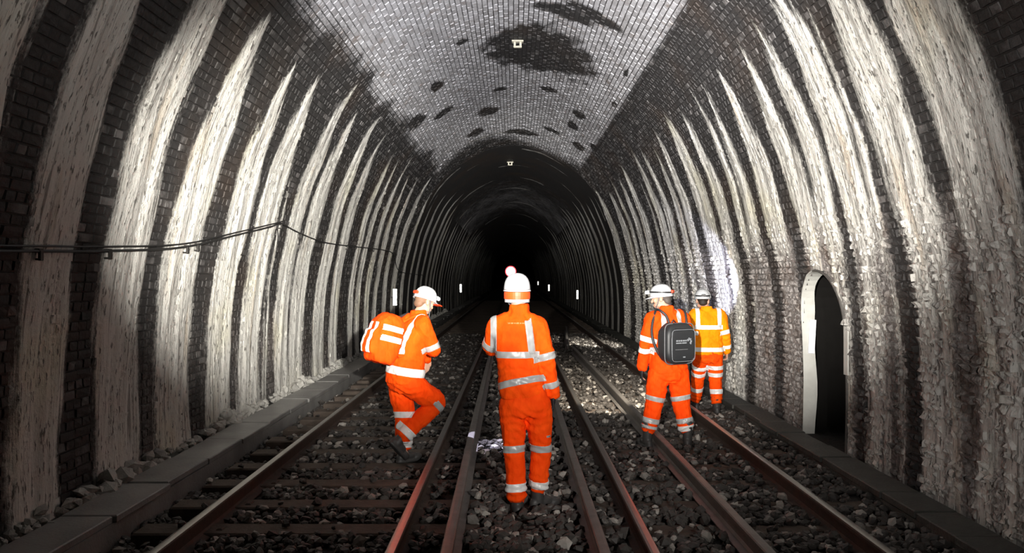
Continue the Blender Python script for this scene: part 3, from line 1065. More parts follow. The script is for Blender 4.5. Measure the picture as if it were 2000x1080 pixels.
ceiling_fixture(.07, 13.9, 1.0, 'pale old bracket in the middle of the big soot patch on the crown')
ceiling_fixture(-.12, 28.6, 1.1, 'small pale bracket far off on the dark crown beyond the limed bricks')

for (side, y, z, h, w_, lb) in ((-1, 22.2, 1.28, .46, .105, 'white reflective marker plate on the left wall just above the orange rucksack'),
                                (-1, 50.0, 1.12, .52, .13, 'small white reflective marker plate on the left wall, farther into the dark'),
                                (1, 41.5, .92, .46, .09, 'white reflective marker plate on the right wall, the nearest of those in the dark'),
                                (1, 75.0, .80, .60, .15, 'tiny white reflective marker plate on the right wall, second into the dark'),
                                (1, 108.0, .95, .50, .16, 'faint speck of a reflective marker plate, the farthest on the right wall')):
    x = side * (wall_x(z) - .17)
    root = empty('marker_plate', (x, y, z - h / 2))
    tag(root, lb, 'marker', 'reflective markers on the tunnel walls')
    mb = MB().box((0, 0, h / 2), (w_, .008, h), bev=.003)
    mb.build('plate', M['marker'], root)
    MB().box((side * .05, .02, h * .5), (.16, .02, .04), bev=.003).build('arm', M['iron'], root)
    root.rotation_euler = (0, 0, math.atan2(x, y) * -1 * .9)

sig = empty('signal', (-.085, 24.0, 0))
tag(sig, 'glowing red signal lamp far down the tunnel above the middle white helmet', 'signal')
MB().tube([(0, .12, -.05), (0, .12, 2.0)], .045, 10).build('post', M['iron'], sig)
MB().lathe([(.15, -.16), (.165, -.14), (.165, 0)], (0, .045, 2.0), Matrix.Rotation(math.radians(90), 4, 'X'), 28).build('head', M['black_plastic'], sig)
RX = Matrix.Rotation(math.radians(90), 4, 'X')
MB().lathe([(.12, 0), (.165, .0), (.165, .02), (.12, .035)], (0, .04, 2.0), RX, 28).build('lens_ring', M['red_lens'], sig)
MB().lathe([(.135, 0), (.135, .03), (.11, .055), (.06, .072), (.01, .076)], (0, .04, 2.0), RX, 28).build('lens', M['hot_lens'], sig)

# signs beside the refuge
zc = 1.14
x = wall_x(zc) + .10
mb = MB().box((0, 0, 0), (.075, .012, .40), Matrix.Rotation(math.radians(3), 4, 'Y'), bev=.003)
o = mb.build('notice_plate', M['sign_white'])
o.location = (x - .01, NY1 - .02, zc)
tag(o, 'small white notice plate fixed in the white painted edge of the wall refuge', 'sign')
mb = MB().box((0, 0, 0), (.012, .10, .50), bev=.003)
o = mb.build('notice_plate', M['white_paint'])
o.location = (wall_x(1.1) - .03, NY0 - .075, 1.09)
tag(o, 'narrow worn plate on the wall at the near side of the dark refuge', 'sign')
# ---------------------------------------------------------------- people


def V3(*a):
    return Vector(a)


def crm(P, n):
    """resample a polyline smoothly (numpy rows)"""
    P = np.asarray(P, float)
    out = []
    m = len(P)
    for i in range(m - 1):
        p0 = P[i - 1] if i > 0 else P[0]
        p3 = P[i + 2] if i + 2 < m else P[-1]
        for k in range(n):
            u = k / n
            out.append(0.5 * ((2 * P[i]) + (P[i + 1] - p0) * u + (2 * p0 - 5 * P[i] + 4 * P[i + 1] - p3) * u * u + (3 * P[i] - p0 - 3 * P[i + 1] + p3) * u ** 3))
    out.append(P[-1])
    return np.array(out)


class Soft:
    """overlapping closed solids, fused to one continuous skin by a voxel remesh"""

    def __init__(self):
        self.mb = MB()

    def ball(self, c, r, u=None, v=None, w_=None, seg=14):
        """ellipsoid; r = (ru, rv, rw) along axes u, v, w"""
        if not isinstance(r, (tuple, list)):
            r = (r, r, r)
        u = u or V3(1, 0, 0)
        v = v or V3(0, 1, 0)
        w_ = w_ or V3(0, 0, 1)
        c = Vector(c)
        vs, fs = [], []
        n = seg // 2
        for i in range(1, n):
            th = math.pi * i / n
            for k in range(seg):
                a = 2 * math.pi * k / seg
                vs.append(c + u * (r[0] * math.sin(th) * math.cos(a)) + v * (r[1] * math.sin(th) * math.sin(a)) + w_ * (r[2] * math.cos(th)))
        vs += [c + w_ * r[2], c - w_ * r[2]]
        for i in range(n - 2):
            for k in range(seg):
                k2 = (k + 1) % seg
                fs.append((i * seg + k, i * seg + seg + k, i * seg + seg + k2, i * seg + k2))
        t_, b_ = len(vs) - 2, len(vs) - 1
        for k in range(seg):
            k2 = (k + 1) % seg
            fs.append((t_, k, k2))
            fs.append((b_, (n - 2) * seg + k2, (n - 2) * seg + k))
        self.mb.add(vs, fs)
        return self

    def limb(self, pts, rad, n=5, seg=14, round_ends=True):
        rows = [list(p) + [r] for p, r in zip(pts, rad)]
        R = crm(rows, n)
        self.mb.tube([Vector(r[:3]) for r in R], [float(r[3]) for r in R], seg)
        if round_ends:
            self.ball(pts[0], rad[0])
            self.ball(pts[-1], rad[-1])
        return self

    def loft(self, rows, u, v, n=5, seg=28, e=2.4):
        """rows: (cx, cy, cz, half width along u, half depth along v)"""
        R = crm(rows, n)
        vs, fs = [], []
        for r in R:
            c = Vector(r[:3])
            for k in range(seg):
                a = 2 * math.pi * k / seg
                ca, sa = math.cos(a), math.sin(a)
                vs.append(c + u * (r[3] * math.copysign(abs(ca) ** (2 / e), ca)) + v * (r[4] * math.copysign(abs(sa) ** (2 / e), sa)))
        for i in range(len(R) - 1):
            for k in range(seg):
                k2 = (k + 1) % seg
                fs.append((i * seg + k, i * seg + k2, i * seg + seg + k2, i * seg + seg + k))
        fs.append(tuple(reversed(range(seg))))
        fs.append(tuple(range((len(R) - 1) * seg, len(R) * seg)))
        self.mb.add(vs, fs)
        return self

    def fuse(self, vox, smooth=6, wrinkle=None, name='skin'):
        me = self.mb.mesh(False, 'tmp')
        bm = bmesh.new()
        bm.from_mesh(me)
        bmesh.ops.recalc_face_normals(bm, faces=bm.faces)
        bm.to_mesh(me)
        bm.free()
        o = bpy.data.objects.new('tmp', me)
        COL.objects.link(o)
        r = o.modifiers.new('r', 'REMESH')
        r.mode = 'VOXEL'
        r.voxel_size = vox
        if smooth:
            s_ = o.modifiers.new('s', 'SMOOTH')
            s_.factor = .5
            s_.iterations = smooth
        dg = bpy.context.evaluated_depsgraph_get()
        out = bpy.data.meshes.new_from_object(o.evaluated_get(dg))
        bpy.data.objects.remove(o)
        bpy.data.meshes.remove(me)
        out.name = name
        if wrinkle:
            nv = len(out.vertices)
            co = np.empty(nv * 3, np.float32)
            no = np.empty(nv * 3, np.float32)
            out.vertices.foreach_get('co', co)
            out.vertices.foreach_get('normal', no)
            co, no = co.reshape(-1, 3), no.reshape(-1, 3)
            d = wrinkle(co)
            co = co + no * d[:, None]
            out.vertices.foreach_set('co', co.astype(np.float32).ravel())
            out.update()
        out.polygons.foreach_set('use_smooth', [True] * len(out.polygons))
        return out


def wrinkles(seed, amp, foc=()):
    amp *= 1.35
    """creases: broad folds everywhere, tight ones round the given points (p, radius, amp, axis)"""
    def f(co):
        x, y, z = co[:, 0] * 1.0, co[:, 1] * 1.0, co[:, 2] * 1.0
        d = amp * vnoise(x * 9 + z * 4, z * 7 + y * 6, seed)
        d = d + amp * .55 * vnoise(x * 21 - z * 9, z * 16 + y * 14, seed + 3)
        for (p, r, a, ax) in foc:
            dist = np.sqrt((x - p[0]) ** 2 + (y - p[1]) ** 2 + (z - p[2]) ** 2)
            wgt = np.clip(1 - dist / r, 0, 1) ** 1.2
            ph = (x * ax[0] + y * ax[1] + z * ax[2])
            d = d + 1.5 * a * wgt * np.sin(ph * 95 + 2.2 * np.sin(x * 23 + seed) + 1.5 * np.sin(z * 17))
        return d
    return f


def slab_band(src, planes, keep=None, lift=.004, name='strip'):
    """strip of tape: the part of a garment between planes, lifted off and given thickness"""
    bm = bmesh.new()
    bm.from_mesh(src)
    for (co, no) in planes:
        bmesh.ops.bisect_plane(bm, geom=bm.verts[:] + bm.edges[:] + bm.faces[:], plane_co=co, plane_no=no, clear_inner=True, dist=1e-5)
    if keep is not None:
        kill = [f for f in bm.faces if not keep(f.calc_center_median())]
        bmesh.ops.delete(bm, geom=kill, context='FACES')
    if not bm.faces:
        bm.free()
        return None
    loose = [v_ for v_ in bm.verts if not v_.link_faces]
    bmesh.ops.delete(bm, geom=loose, context='VERTS')
    bm.normal_update()
    nr = {v_: v_.normal.copy() for v_ in bm.verts}
    for v_ in bm.verts:
        v_.co += nr[v_] * lift
    base = [f for f in bm.faces]
    r = bmesh.ops.extrude_face_region(bm, geom=base)
    nv = [e for e in r['geom'] if isinstance(e, bmesh.types.BMVert)]
    for v_ in nv:
        v_.co -= v_.normal * (lift + .002)
    bmesh.ops.recalc_face_normals(bm, faces=bm.faces)
    me = bpy.data.meshes.new(name)
    bm.to_mesh(me)
    bm.free()
    me.polygons.foreach_set('use_smooth', [True] * len(me.polygons))
    return me


def limb_band(src, a, b, t_, wd, R, mat, parent, lift=.004, tilt=None):
    a, b = Vector(a), Vector(b)
    d = (b - a).normalized()
    n = d.copy()
    if tilt is not None:
        n = (d + Vector(tilt)).normalized()
    c = a + (b - a) * t_
    me = slab_band(src, [(c - n * wd / 2, n), (c + n * wd / 2, -n)], lambda p: (p - c).length < R, lift)
    if me:
        return link('reflective_strip', me, mat, parent)


def hand_into(sf, wr, d, palm, side, s=1.0, curl=.8):
    """palm and five fingers. d: along the forearm, palm: palm normal, side: towards the thumb"""
    wr, d, palm, side = Vector(wr), Vector(d).normalized(), Vector(palm).normalized(), Vector(side).normalized()
    side = (side - d * side.dot(d)).normalized()
    palm = (palm - d * palm.dot(d) - side * palm.dot(side)).normalized()
    c = wr + d * .05 * s
    sf.ball(c, (.043 * s, .052 * s, .020 * s), side, d, palm)
    sf.limb([wr - d * .03, wr + d * .03 * s], [.028 * s, .030 * s])
    for k, (o_, L) in enumerate(((.030, .070), (.010, .080), (-.011, .074), (-.031, .058))):
        b = wr + d * (.088 * s) + side * o_ * s
        p1 = b + (d * math.cos(curl * .35) + palm * math.sin(curl * .35)) * L * .45 * s
        p2 = p1 + (d * math.cos(curl * 1.0) + palm * math.sin(curl * 1.0)) * L * .33 * s
        p3 = p2 + (d * math.cos(curl * 1.6) + palm * math.sin(curl * 1.6)) * L * .26 * s
        sf.limb([b - d * .03 * s, b, p1, p2, p3], [.010 * s, .0098 * s, .0092 * s, .0085 * s, .0075 * s], 2, 8)
    b = wr + d * .03 * s + side * .034 * s
    p1 = b + (side * .8 + d * .7 + palm * .35).normalized() * .036 * s
    p2 = p1 + (side * .25 + d * .9 + palm * .5).normalized() * .034 * s
    sf.limb([b - side * .015 * s, b, p1, p2], [.013 * s, .0125 * s, .011 * s, .009 * s], 2, 8)


def head_into(sf, c, f, up):
    """head with face, centre c, facing f"""
    f = Vector(f).normalized()
    up = Vector(up)
    up = (up - f * up.dot(f)).normalized()
    r = f.cross(up).normalized()
    c = Vector(c)

    def at(x, y, z):
        return c + r * x + f * y + up * z
    sf.ball(at(0, -.012, .035), (.076, .096, .090), r, f, up, 18)
    sf.ball(at(0, .018, -.035), (.062, .072, .085), r, f, up, 16)
    sf.ball(at(0, .055, -.092), (.034, .034, .028), r, f, up)
    for s_ in (-1, 1):
        sf.ball(at(s_ * .050, .032, -.070), (.022, .045, .028), r, f, up)
        sf.ball(at(s_ * .036, .068, -.020), (.028, .020, .026), r, f, up)
        sf.ball(at(s_ * .030, .084, .020), (.030, .014, .012), r, f, up)
        sf.ball(at(s_ * .080, -.012, -.015), (.012, .022, .034), r, f, up)
    sf.limb([at(0, .090, .012), at(0, .104, -.018), at(0, .112, -.032)], [.010, .013, .015], 3, 8)
    sf.ball(at(0, .088, -.066), (.026, .012, .009), r, f, up)
    sf.ball(at(0, .088, -.078), (.022, .012, .009), r, f, up)
    return at


def foot_into(sf, an, fdir, s=1.0, shaft=.16):
    """work boot: sole, toe cap, heel, shaft; sole at z = sole below the ankle"""
    an, fd = Vector(an), Vector(fdir).normalized()
    up = V3(0, 0, 1)
    if abs(fd.z) > .01:
        hd = V3(fd.x, fd.y, 0).normalized()
        up = (hd.cross(up)).cross(fd).normalized()
        if up.z < 0:
            up = -up
    r = fd.cross(up).normalized()

    def at(a, b, z):
        return an + r * a + fd * b + up * z
    sf.ball(at(0, -.035, -.055), (.040, .045, .050), r, fd, up)
    sf.ball(at(0, .05, -.045), (.046, .095, .045), r, fd, up)
    sf.ball(at(0, .145, -.060), (.050, .062, .038), r, fd, up)
    sf.loft([list(at(0, .055, -.100)) + [.048, .140], list(at(0, .055, -.086)) + [.050, .145], list(at(0, .055, -.074)) + [.046, .135]], r, fd, 2, 20, 2.6)
    sf.limb([at(0, -.005, -.04), at(0, -.01, .05), at(0, -.012, shaft)], [.050, .052, .058], 3)


def person(loc, J, label, mats, opt):
    """J: joints in the figure's own space (x right of the picture, y away, z up)"""
    root = empty('person', loc)
    tag(root, label, 'person', 'railway workers in orange hi-vis clothing')
    u, v = Vector(opt['u']).normalized(), Vector(opt['v']).normalized()
    g_ = {k: Vector(p) for k, p in J.items()}
    seed = opt.get('seed', 1)
    hf, hu = Vector(opt['face']), Vector(opt.get('hup', (0, 0, 1)))
    # ---- body: one continuous skin, mostly under the clothes
    sf = Soft()
    at = head_into(sf, g_['head'], hf, hu)
    sf.limb([g_['neck'] - V3(0, 0, .05), g_['neck'], g_['head'] - V3(0, 0, .03)], [.066, .058, .056])
    ch, pv = g_['chest'], g_['pelvis']
    sf.loft([list(pv + V3(0, 0, -.06)) + [.13, .09], list(pv + V3(0, 0, .06)) + [.145, .10], list(pv.lerp(ch, .5)) + [.13, .09], list(ch) + [.15, .105],
             list(ch.lerp(g_['neck'], .55)) + [.125, .08], list(g_['neck']) + [.06, .06]], u, v)
    for sd in 'LR':
        sf.limb([g_['sh' + sd], g_['el' + sd], g_['wr' + sd]], [.052, .041, .029])
        sf.limb([g_['hip' + sd], g_['kn' + sd], g_['an' + sd]], [.080, .055, .040])
        dd = opt['hand' + sd]
        hand_into(sf, g_['wr' + sd], dd[0], dd[1], dd[2], 1.0, opt.get('curl', .8))
        fd = Vector(opt['foot' + sd])
        sf.ball(g_['an' + sd] + fd.normalized() * .06 - V3(0, 0, .05), (.035, .10, .03), fd.normalized().cross(V3(0, 0, 1)).normalized(), fd.normalized(), V3(0, 0, 1))
    link('body', sf.fuse(.0075, 3), M['skin'], root)
    # ---- jacket
    sf = Soft()
    rows = opt['torso']
    sf.loft(rows, u, v, 6, 32, 2.5)
    nk = g_['neck']
    for sd in 'LR':
        a, b, c = g_['sh' + sd], g_['el' + sd], g_['wr' + sd]
        mid = a.lerp(b, .5)
        sf.limb([a + (Vector(rows[-2][:3]) - a) * .35, a, mid, b, b.lerp(c, .5), c], opt.get('sleeve', [.085, .088, .080, .070, .064, .058]))
        sf.limb([nk + V3(0, 0, -.045), a + V3(0, 0, .015)], [.070, .072])
    sf.loft([list(nk + V3(0, 0, -.07)) + [.085, .085], list(nk + V3(0, 0, -.02)) + [.079, .079], list(nk + V3(0, 0, opt.get('collar', .06))) + [.076, .076]], u, v, 4, 24, 2.1)
    foc = []
    for sd in 'LR':
        dd = (g_['wr' + sd] - g_['el' + sd]).normalized()
        foc.append((g_['el' + sd], .17, .0045, dd))
        foc.append((g_['sh' + sd] - V3(0, 0, .09), .14, .003, V3(.5, 0, .8)))
        foc.append((g_['wr' + sd], .10, .004, dd))
    foc.append((Vector(rows[0][:3]) + V3(.1, -.1, .12), .3, .0045, V3(.35, 0, .9)))
    foc.append((Vector(rows[0][:3]) + V3(-.12, -.1, .22), .25, .0035, V3(-.45, 0, .9)))
    jm = sf.fuse(.0095, 5, wrinkles(seed, .0045, foc))
    jk = link('jacket', jm, mats['jacket'], root)
    # ---- trousers
    sf = Soft()
    hp = (g_['hipL'] + g_['hipR']) / 2
    sf.loft([list(hp + V3(0, 0, -.09)) + [.15, .11], list(hp + V3(0, 0, .0)) + opt.get('seat', [.185, .135]), list(hp + V3(0, 0, .14)) + [.165, .12]], u, v, 5, 28, 2.5)
    foc = [(hp + V3(0, -.1, -.12), .25, .005, V3(.3, 0, .9))]
    lr = opt.get('leg', (.108, .093, .082, .080))
    for sd in 'LR':
        a, b, c = g_['hip' + sd], g_['kn' + sd], g_['an' + sd]
        hem = c + (b - c).normalized() * (opt['hem' + sd] if 'hem' + sd in opt else opt.get('hem', .02))
        sf.limb([a, a.lerp(b, .5), b, b.lerp(hem, .55), hem], [lr[0], lr[0] * .95, lr[1], lr[2], lr[3]])
        dd = (c - b).normalized()
        foc += [(b, .16, .005, dd), (hem, .17, .0075, dd), (a.lerp(b, .35), .16, .004, V3(.6, 0, .7))]
    tm = sf.fuse(.0095, 5, wrinkles(seed + 5, .005, foc))
    tr = link('trousers', tm, mats['trousers'], root)
    # ---- boots
    for sd in 'LR':
        sf = Soft()
        foot_into(sf, g_['an' + sd], opt['foot' + sd], 1, opt.get('shaft', .14))
        link('boot', sf.fuse(.008, 3), M['boot'], root)
    # ---- gloves
    for sd in opt.get('gloves', ''):
        sf = Soft()
        dd = opt['hand' + sd]
        w0 = g_['wr' + sd]
        hand_into(sf, w0, dd[0], dd[1], dd[2], 1.13, opt.get('curl', .8))
        link('glove', sf.fuse(.006, 2), M['glove'], root)
    # ---- face details and hair
    for s_ in (-1, 1):
        MB().lathe([(.001, -.011), (.008, -.008), (.011, 0), (.008, .008), (.001, .011)], at(s_ * .031, .076, .0), None, 10).build('eye', M['eye'], root, True)
    f = hf.normalized()
    upv = (hu - f * hu.dot(f)).normalized()
    rv = f.cross(upv).normalized()
    sf = Soft()
    sf.ball(at(0, -.022, .028), (.080, .094, .078), rv, f, upv, 18)
    sf.ball(at(0, -.062, -.038), (.060, .042, .045), rv, f, upv, 14)
    link('hair', sf.fuse(.008, 2), M[opt.get('hair', 'hair')], root)
    # ---- helmet
    hc = at(0, 0, .048 + opt.get('hz', 0))
    HR = Matrix((rv, f, upv)).transposed()
    prof_h = [(1.0, -.02), (1.005, .0), (.985, .2), (.935, .42), (.84, .62), (.68, .80), (.46, .925), (.22, .985), (.004, 1.0)]
    vs, fs = [], []
    seg = 40
    for (rr_, hh) in prof_h:
        for k in range(seg):
            a = 2 * math.pi * k / seg
            rib = 1 + (.020 * (1 - hh) ** .3 if (k % 40) in (9, 10, 11, 29, 30, 31) and hh > .2 else 0) + (.012 if k in (5, 15, 25, 35) and .2 < hh < .95 else 0)
            vs.append(hc + HR @ V3(.104 * rr_ * math.cos(a) * (1), .124 * rr_ * math.sin(a), .125 * hh * rib))
    n_ = len(prof_h)
    for i in range(n_ - 1):
        for k in range(seg):
            k2 = (k + 1) % seg
            fs.append((i * seg + k, i * seg + k2, i * seg + seg + k2, i * seg + seg + k))
    fs.append(tuple(range((n_ - 1) * seg, n_ * seg)))
    fs.append(tuple(reversed(range(seg))))
    b0 = len(vs)
    for (ex, zz) in ((0, -.004), (1, -.014), (1, -.019), (0, -.012)):
        for k in range(seg):
            a = 2 * math.pi * k / seg
            pk = max(0, math.sin(a)) ** 3 * .055
            rr_ = 1 + ex * .055
            vs.append(hc + HR @ V3(.104 * rr_ * math.cos(a), (.124 * rr_ + pk * ex) * math.sin(a), zz - ex * pk * .12))
    for i in range(3):
        for k in range(seg):
            k2 = (k + 1) % seg
            fs.append((b0 + i * seg + k, b0 + i * seg + seg + k, b0 + i * seg + seg + k2, b0 + i * seg + k2))
    hel = link('helmet', mesh_from(vs, fs, True), M['helmet'], root)
    for (kind, mat) in opt.get('helmet_parts', ()):
        mb_ = MB()
        if kind == 'band' or kind == 'strap':
            z0, z1, k_ = (-.078, -.022, .99) if kind == 'band' else (.028, .046, 1.018)
            tilt = 0 if kind == 'band' else .16
            vs2, fs2 = [], []
            for (kk, zz) in ((k_, z0), (k_ * 1.012, (z0 + z1) / 2), (k_, z1), (k_ * .95, z1), (k_ * .95, z0)):
                for q in range(32):
                    a = 2 * math.pi * q / 32
                    vs2.append(hc + HR @ V3(.104 * kk * math.cos(a), .124 * kk * math.sin(a), zz + tilt * .10 * math.sin(a)))
            for i in range(5):
                i2 = (i + 1) % 5
                for q in range(32):
                    q2 = (q + 1) % 32
                    fs2.append((i * 32 + q, i * 32 + q2, i2 * 32 + q2, i2 * 32 + q))
            mb_.add(vs2, fs2)
        elif kind == 'under_band':
            z0, z1, k_ = -.104, -.080, .95
            vs2, fs2 = [], []
            for (kk, zz) in ((k_, z0), (k_, z1), (k_ * .95, z1), (k_ * .95, z0)):
                for q in range(32):
                    a = 2 * math.pi * q / 32
                    vs2.append(hc + HR @ V3(.104 * kk * math.cos(a), .124 * kk * math.sin(a), zz))
            for i in range(4):
                i2 = (i + 1) % 4
                for q in range(32):
                    q2 = (q + 1) % 32
                    fs2.append((i * 32 + q, i * 32 + q2, i2 * 32 + q2, i2 * 32 + q))
            mb_.add(vs2, fs2)
        elif kind == 'lamp':
            mb_.box(hc + HR @ V3(0, .137, .05), (.05, .03, .04), HR, bev=.006)
            mb_.lathe([(.018, 0), (.021, .012), (.018, .022)], hc + HR @ V3(0, .150, .05), HR @ Matrix.Rotation(math.radians(-90), 3, 'X'), 14)
        elif kind == 'battery':
            mb_.box(hc + HR @ V3(.0, -.130, .030), (.06, .026, .032), HR, bev=.007)
        elif kind == 'side_clip':
            mb_.box(hc + HR @ V3(.112, -.02, .012), (.022, .05, .034), HR, bev=.006)
        elif kind == 'peak_clip':
            mb_.box(hc + HR @ V3(.03, .150, -.020), (.09, .05, .012), HR, bev=.004)
        elif kind == 'top_strap':
            pts = []
            for q in range(13):
                a = math.pi * q / 12
                pts.append(hc + HR @ V3(.108 * math.cos(a), -.03, .128 * math.sin(a)))
            mb_.tube(pts, .007, 6)
        elif kind == 'badge':
            mb_.box(hc + HR @ V3(0, -.128, .012), (.035, .006, .012), HR, bev=.002)
        elif kind == 'chin_strap':
            for s_ in (-1, 1):
                mb_.tube([hc + HR @ V3(s_ * .092, .0, -.01), hc + HR @ V3(s_ * .083, .03, -.09), hc + HR @ V3(s_ * .03, .085, -.16)], .006, 6)
            mb_.tube([hc + HR @ V3(-.03, .085, -.16), hc + HR @ V3(0, .09, -.165), hc + HR @ V3(.03, .085, -.16)], .006, 6)
        nm = {'band': 'head_band', 'strap': 'lamp_strap', 'under_band': 'nape_band', 'lamp': 'head_lamp', 'battery': 'lamp_battery', 'side_clip': 'ear_clip',
              'peak_clip': 'peak_clip', 'top_strap': 'crown_strap', 'badge': 'badge', 'chin_strap': 'chin_strap'}[kind]
        mb_.build(nm, mat, hel)
    # ---- tape
    rows_ = np.array(crm(rows, 6))

    def torso_ellipse(p):
        """<1 inside the torso loft"""
        i = int(np.argmin(np.abs(rows_[:, 2] - p.z)))
        d = p - Vector(rows_[i, :3])
        return math.sqrt((d.dot(u) / rows_[i, 3]) ** 2 + (d.dot(v) / rows_[i, 4]) ** 2)

    for (z, wd, tu, tv, mat) in opt.get('torso_bands', ()):
        n = (V3(0, 0, 1) + u * tu + v * tv).normalized()
        i = int(np.argmin(np.abs(rows_[:, 2] - z)))
        c = Vector((rows_[i, 0], rows_[i, 1], z))
        me = slab_band(jm, [(c - n * wd / 2, n), (c + n * wd / 2, -n)], lambda p: torso_ellipse(p) < 1.17)
        if me:
            link('reflective_strip', me, mat, jk)
    for (lat, wd, z0, mat, lean) in opt.get('braces', ()):
        i = int(np.argmin(np.abs(rows_[:, 2] - (z0 + .12))))
        c = Vector(rows_[i, :3]) + u * lat
        n = (u + V3(0, 0, 1) * lean).normalized()
        me = slab_band(jm, [(c - n * wd / 2, n), (c + n * wd / 2, -n), (Vector((0, 0, z0)), V3(0, 0, 1))],
                       lambda p: abs((p - c).dot(u)) < .16 and (p - Vector(rows_[-1, :3])).length > .115)
        if me:
            link('reflective_strip', me, mat, jk)
    for (sd, seg_, t_, wd, mat) in opt.get('arm_bands', ()):
        a, b = (g_['sh' + sd], g_['el' + sd]) if seg_ == 0 else (g_['el' + sd], g_['wr' + sd])
        limb_band(jm, a, b, t_, wd, .125 if seg_ == 0 else .115, mat, jk)
    for (sd, seg_, t_, wd, mat) in opt.get('leg_bands', ()):
        a, b = (g_['hip' + sd], g_['kn' + sd]) if seg_ == 0 else (g_['kn' + sd], g_['an' + sd])
        limb_band(tm, a, b, t_, wd, .135, mat, tr)
    return root, jk, tr, at, g_


def hand_dirs(d, palm, side):
    return (d, palm, side)


HL = [('strap', M['black_plastic']), ('lamp', M['lamp_glass']), ('battery', M['red_plastic'])]

# --- the one in the middle, seen from behind
J2 = dict(head=(-.045, .03, 1.735), neck=(-.03, 0, 1.575), chest=(-.045, 0, 1.34), pelvis=(.01, 0, .93),
          shL=(-.205, .0, 1.455), shR=(.120, .0, 1.455), elL=(-.250, .12, 1.285), wrL=(-.15, .32, 1.32), elR=(.186, -.02, 1.19), wrR=(.238, .04, .935),
          hipL=(-.085, 0, .845), hipR=(.120, 0, .845), knL=(-.068, .02, .50), knR=(.142, .06, .50), anL=(-.045, .0, .085), anR=(.125, .10, .10))
O2 = dict(hz=-.03, sleeve=[.078, .080, .075, .067, .062, .058], u=(1, .06, 0), v=(-.06, 1, 0), face=(-.05, 1, .02), seed=1, gloves='LR',
          handL=((.5, .6, .1), (.5, -.5, 0), (0, 0, 1)), handR=((-.02, .10, -1), (-1, .1, 0), (-.1, 1, 0)), curl=.75,
          footL=(-.12, 1, 0), footR=(.86, .50, 0), shaft=.10, hemL=.045, hemR=.10,
          torso=[(.0, 0, .895, .178, .125), (-.005, 0, .97, .186, .132), (-.03, 0, 1.12, .172, .122), (-.045, .0, 1.28, .172, .125), (-.045, 0, 1.42, .178, .115), (-.04, 0, 1.51, .12, .09), (-.035, 0, 1.56, .07, .07)],
          torso_bands=[(1.245, .050, .0, .0, M['tape_dim']), (1.015, .052, -.18, .25, M['tape_dim'])],
          braces=[(.095, .055, 1.25, M['tape_dim'], .12), (-.185, .045, 1.25, M['tape_dim'], .0)],
          arm_bands=[('R', 0, .88, .055, M['tape_dim']), ('R', 1, .70, .050, M['tape_dim']), ('L', 0, .80, .05, M['tape_dim'])],
          leg_bands=[('L', 1, .0, .056, M['tape_dim']), ('R', 1, -.01, .056, M['tape_dim']), ('L', 1, .72, .062, M['tape']), ('R', 1, .74, .062, M['tape'])],
          helmet_parts=[('band', M['orange_band']), ('under_band', M['helmet']), ('badge', M['black_plastic']), ('lamp', M['lamp_glass']), ('chin_strap', M['bag_grey'])],
          leg=(.106, .084, .079, .078))
P2 = person((.073, 6.35, 0), J2, 'person in plain orange suit standing in the middle, back to us, one gloved hand hanging', dict(jacket=M['orange'], trousers=M['red_orange']), O2)

# --- the one stepping across the left track under an orange rucksack
f1 = Vector((.80, .60, 0))
u1 = Vector((.60, -.80, 0))
J1 = dict(head=(.155, .12, 1.600), neck=(.10, .07, 1.465), chest=(.045, .0, 1.27), pelvis=(-.02, 0, .87),
          shL=(-.02, .16, 1.385), shR=(.165, -.10, 1.375), elL=(.08, .36, 1.16), wrL=(.14, .42, 1.00), elR=(.262, -.05, 1.125), wrR=(.215, .20, 1.16),
          hipL=(-.085, .09, .80), hipR=(.045, -.08, .80), knL=(-.045, .12, .47), knR=(.265, .12, .585), anL=(-.045, .06, .10), anR=(-.07, -.02, .235))
O1 = dict(hair='fair_hair', hz=-.02, u=u1, v=f1, face=(.70, .66, -.34), seed=2.3,
          handL=((.1, .2, -1), (-.5, -.5, 0), (.5, .5, 0)), handR=((-.2, .9, .1), (-.5, -.3, 0), (0, 0, 1)),
          footL=(.80, .60, 0), footR=(.52, .42, -.74), shaft=.10, hem=.07, collar=.05,
          torso=[(-.03, 0, .80, .205, .168), (-.025, 0, .88, .208, .172), (-.01, 0, 1.02, .192, .160), (.03, .0, 1.20, .188, .150), (.07, .03, 1.34, .172, .125), (.10, .05, 1.42, .12, .10), (.115, .07, 1.46, .075, .075)],
          torso_bands=[(.92, .080, .05, .16, M['tape'])],
          braces=[(.095, .062, 1.10, M['tape'], .0)],
          arm_bands=[('R', 0, .85, .055, M['tape_dim']), ('L', 0, .8, .05, M['tape_dim'])],
          leg_bands=[('L', 1, .02, .06, M['tape']), ('R', 1, .02, .06, M['tape_dim']), ('R', 1, .80, .075, M['tape']), ('L', 1, .80, .06, M['tape'])],
          helmet_parts=[('battery', M['red_plastic']), ('peak_clip', M['red_plastic']), ('lamp', M['lamp_glass']), ('chin_strap', M['bag_grey'])],
          leg=(.125, .104, .088, .080), seat=[.20, .165])
P1 = person((-1.05, 8.0, 0), J1, 'person in orange striding over the left track, leaning forward under an orange rucksack', dict(jacket=M['orange'], trousers=M['red_orange']), O1)

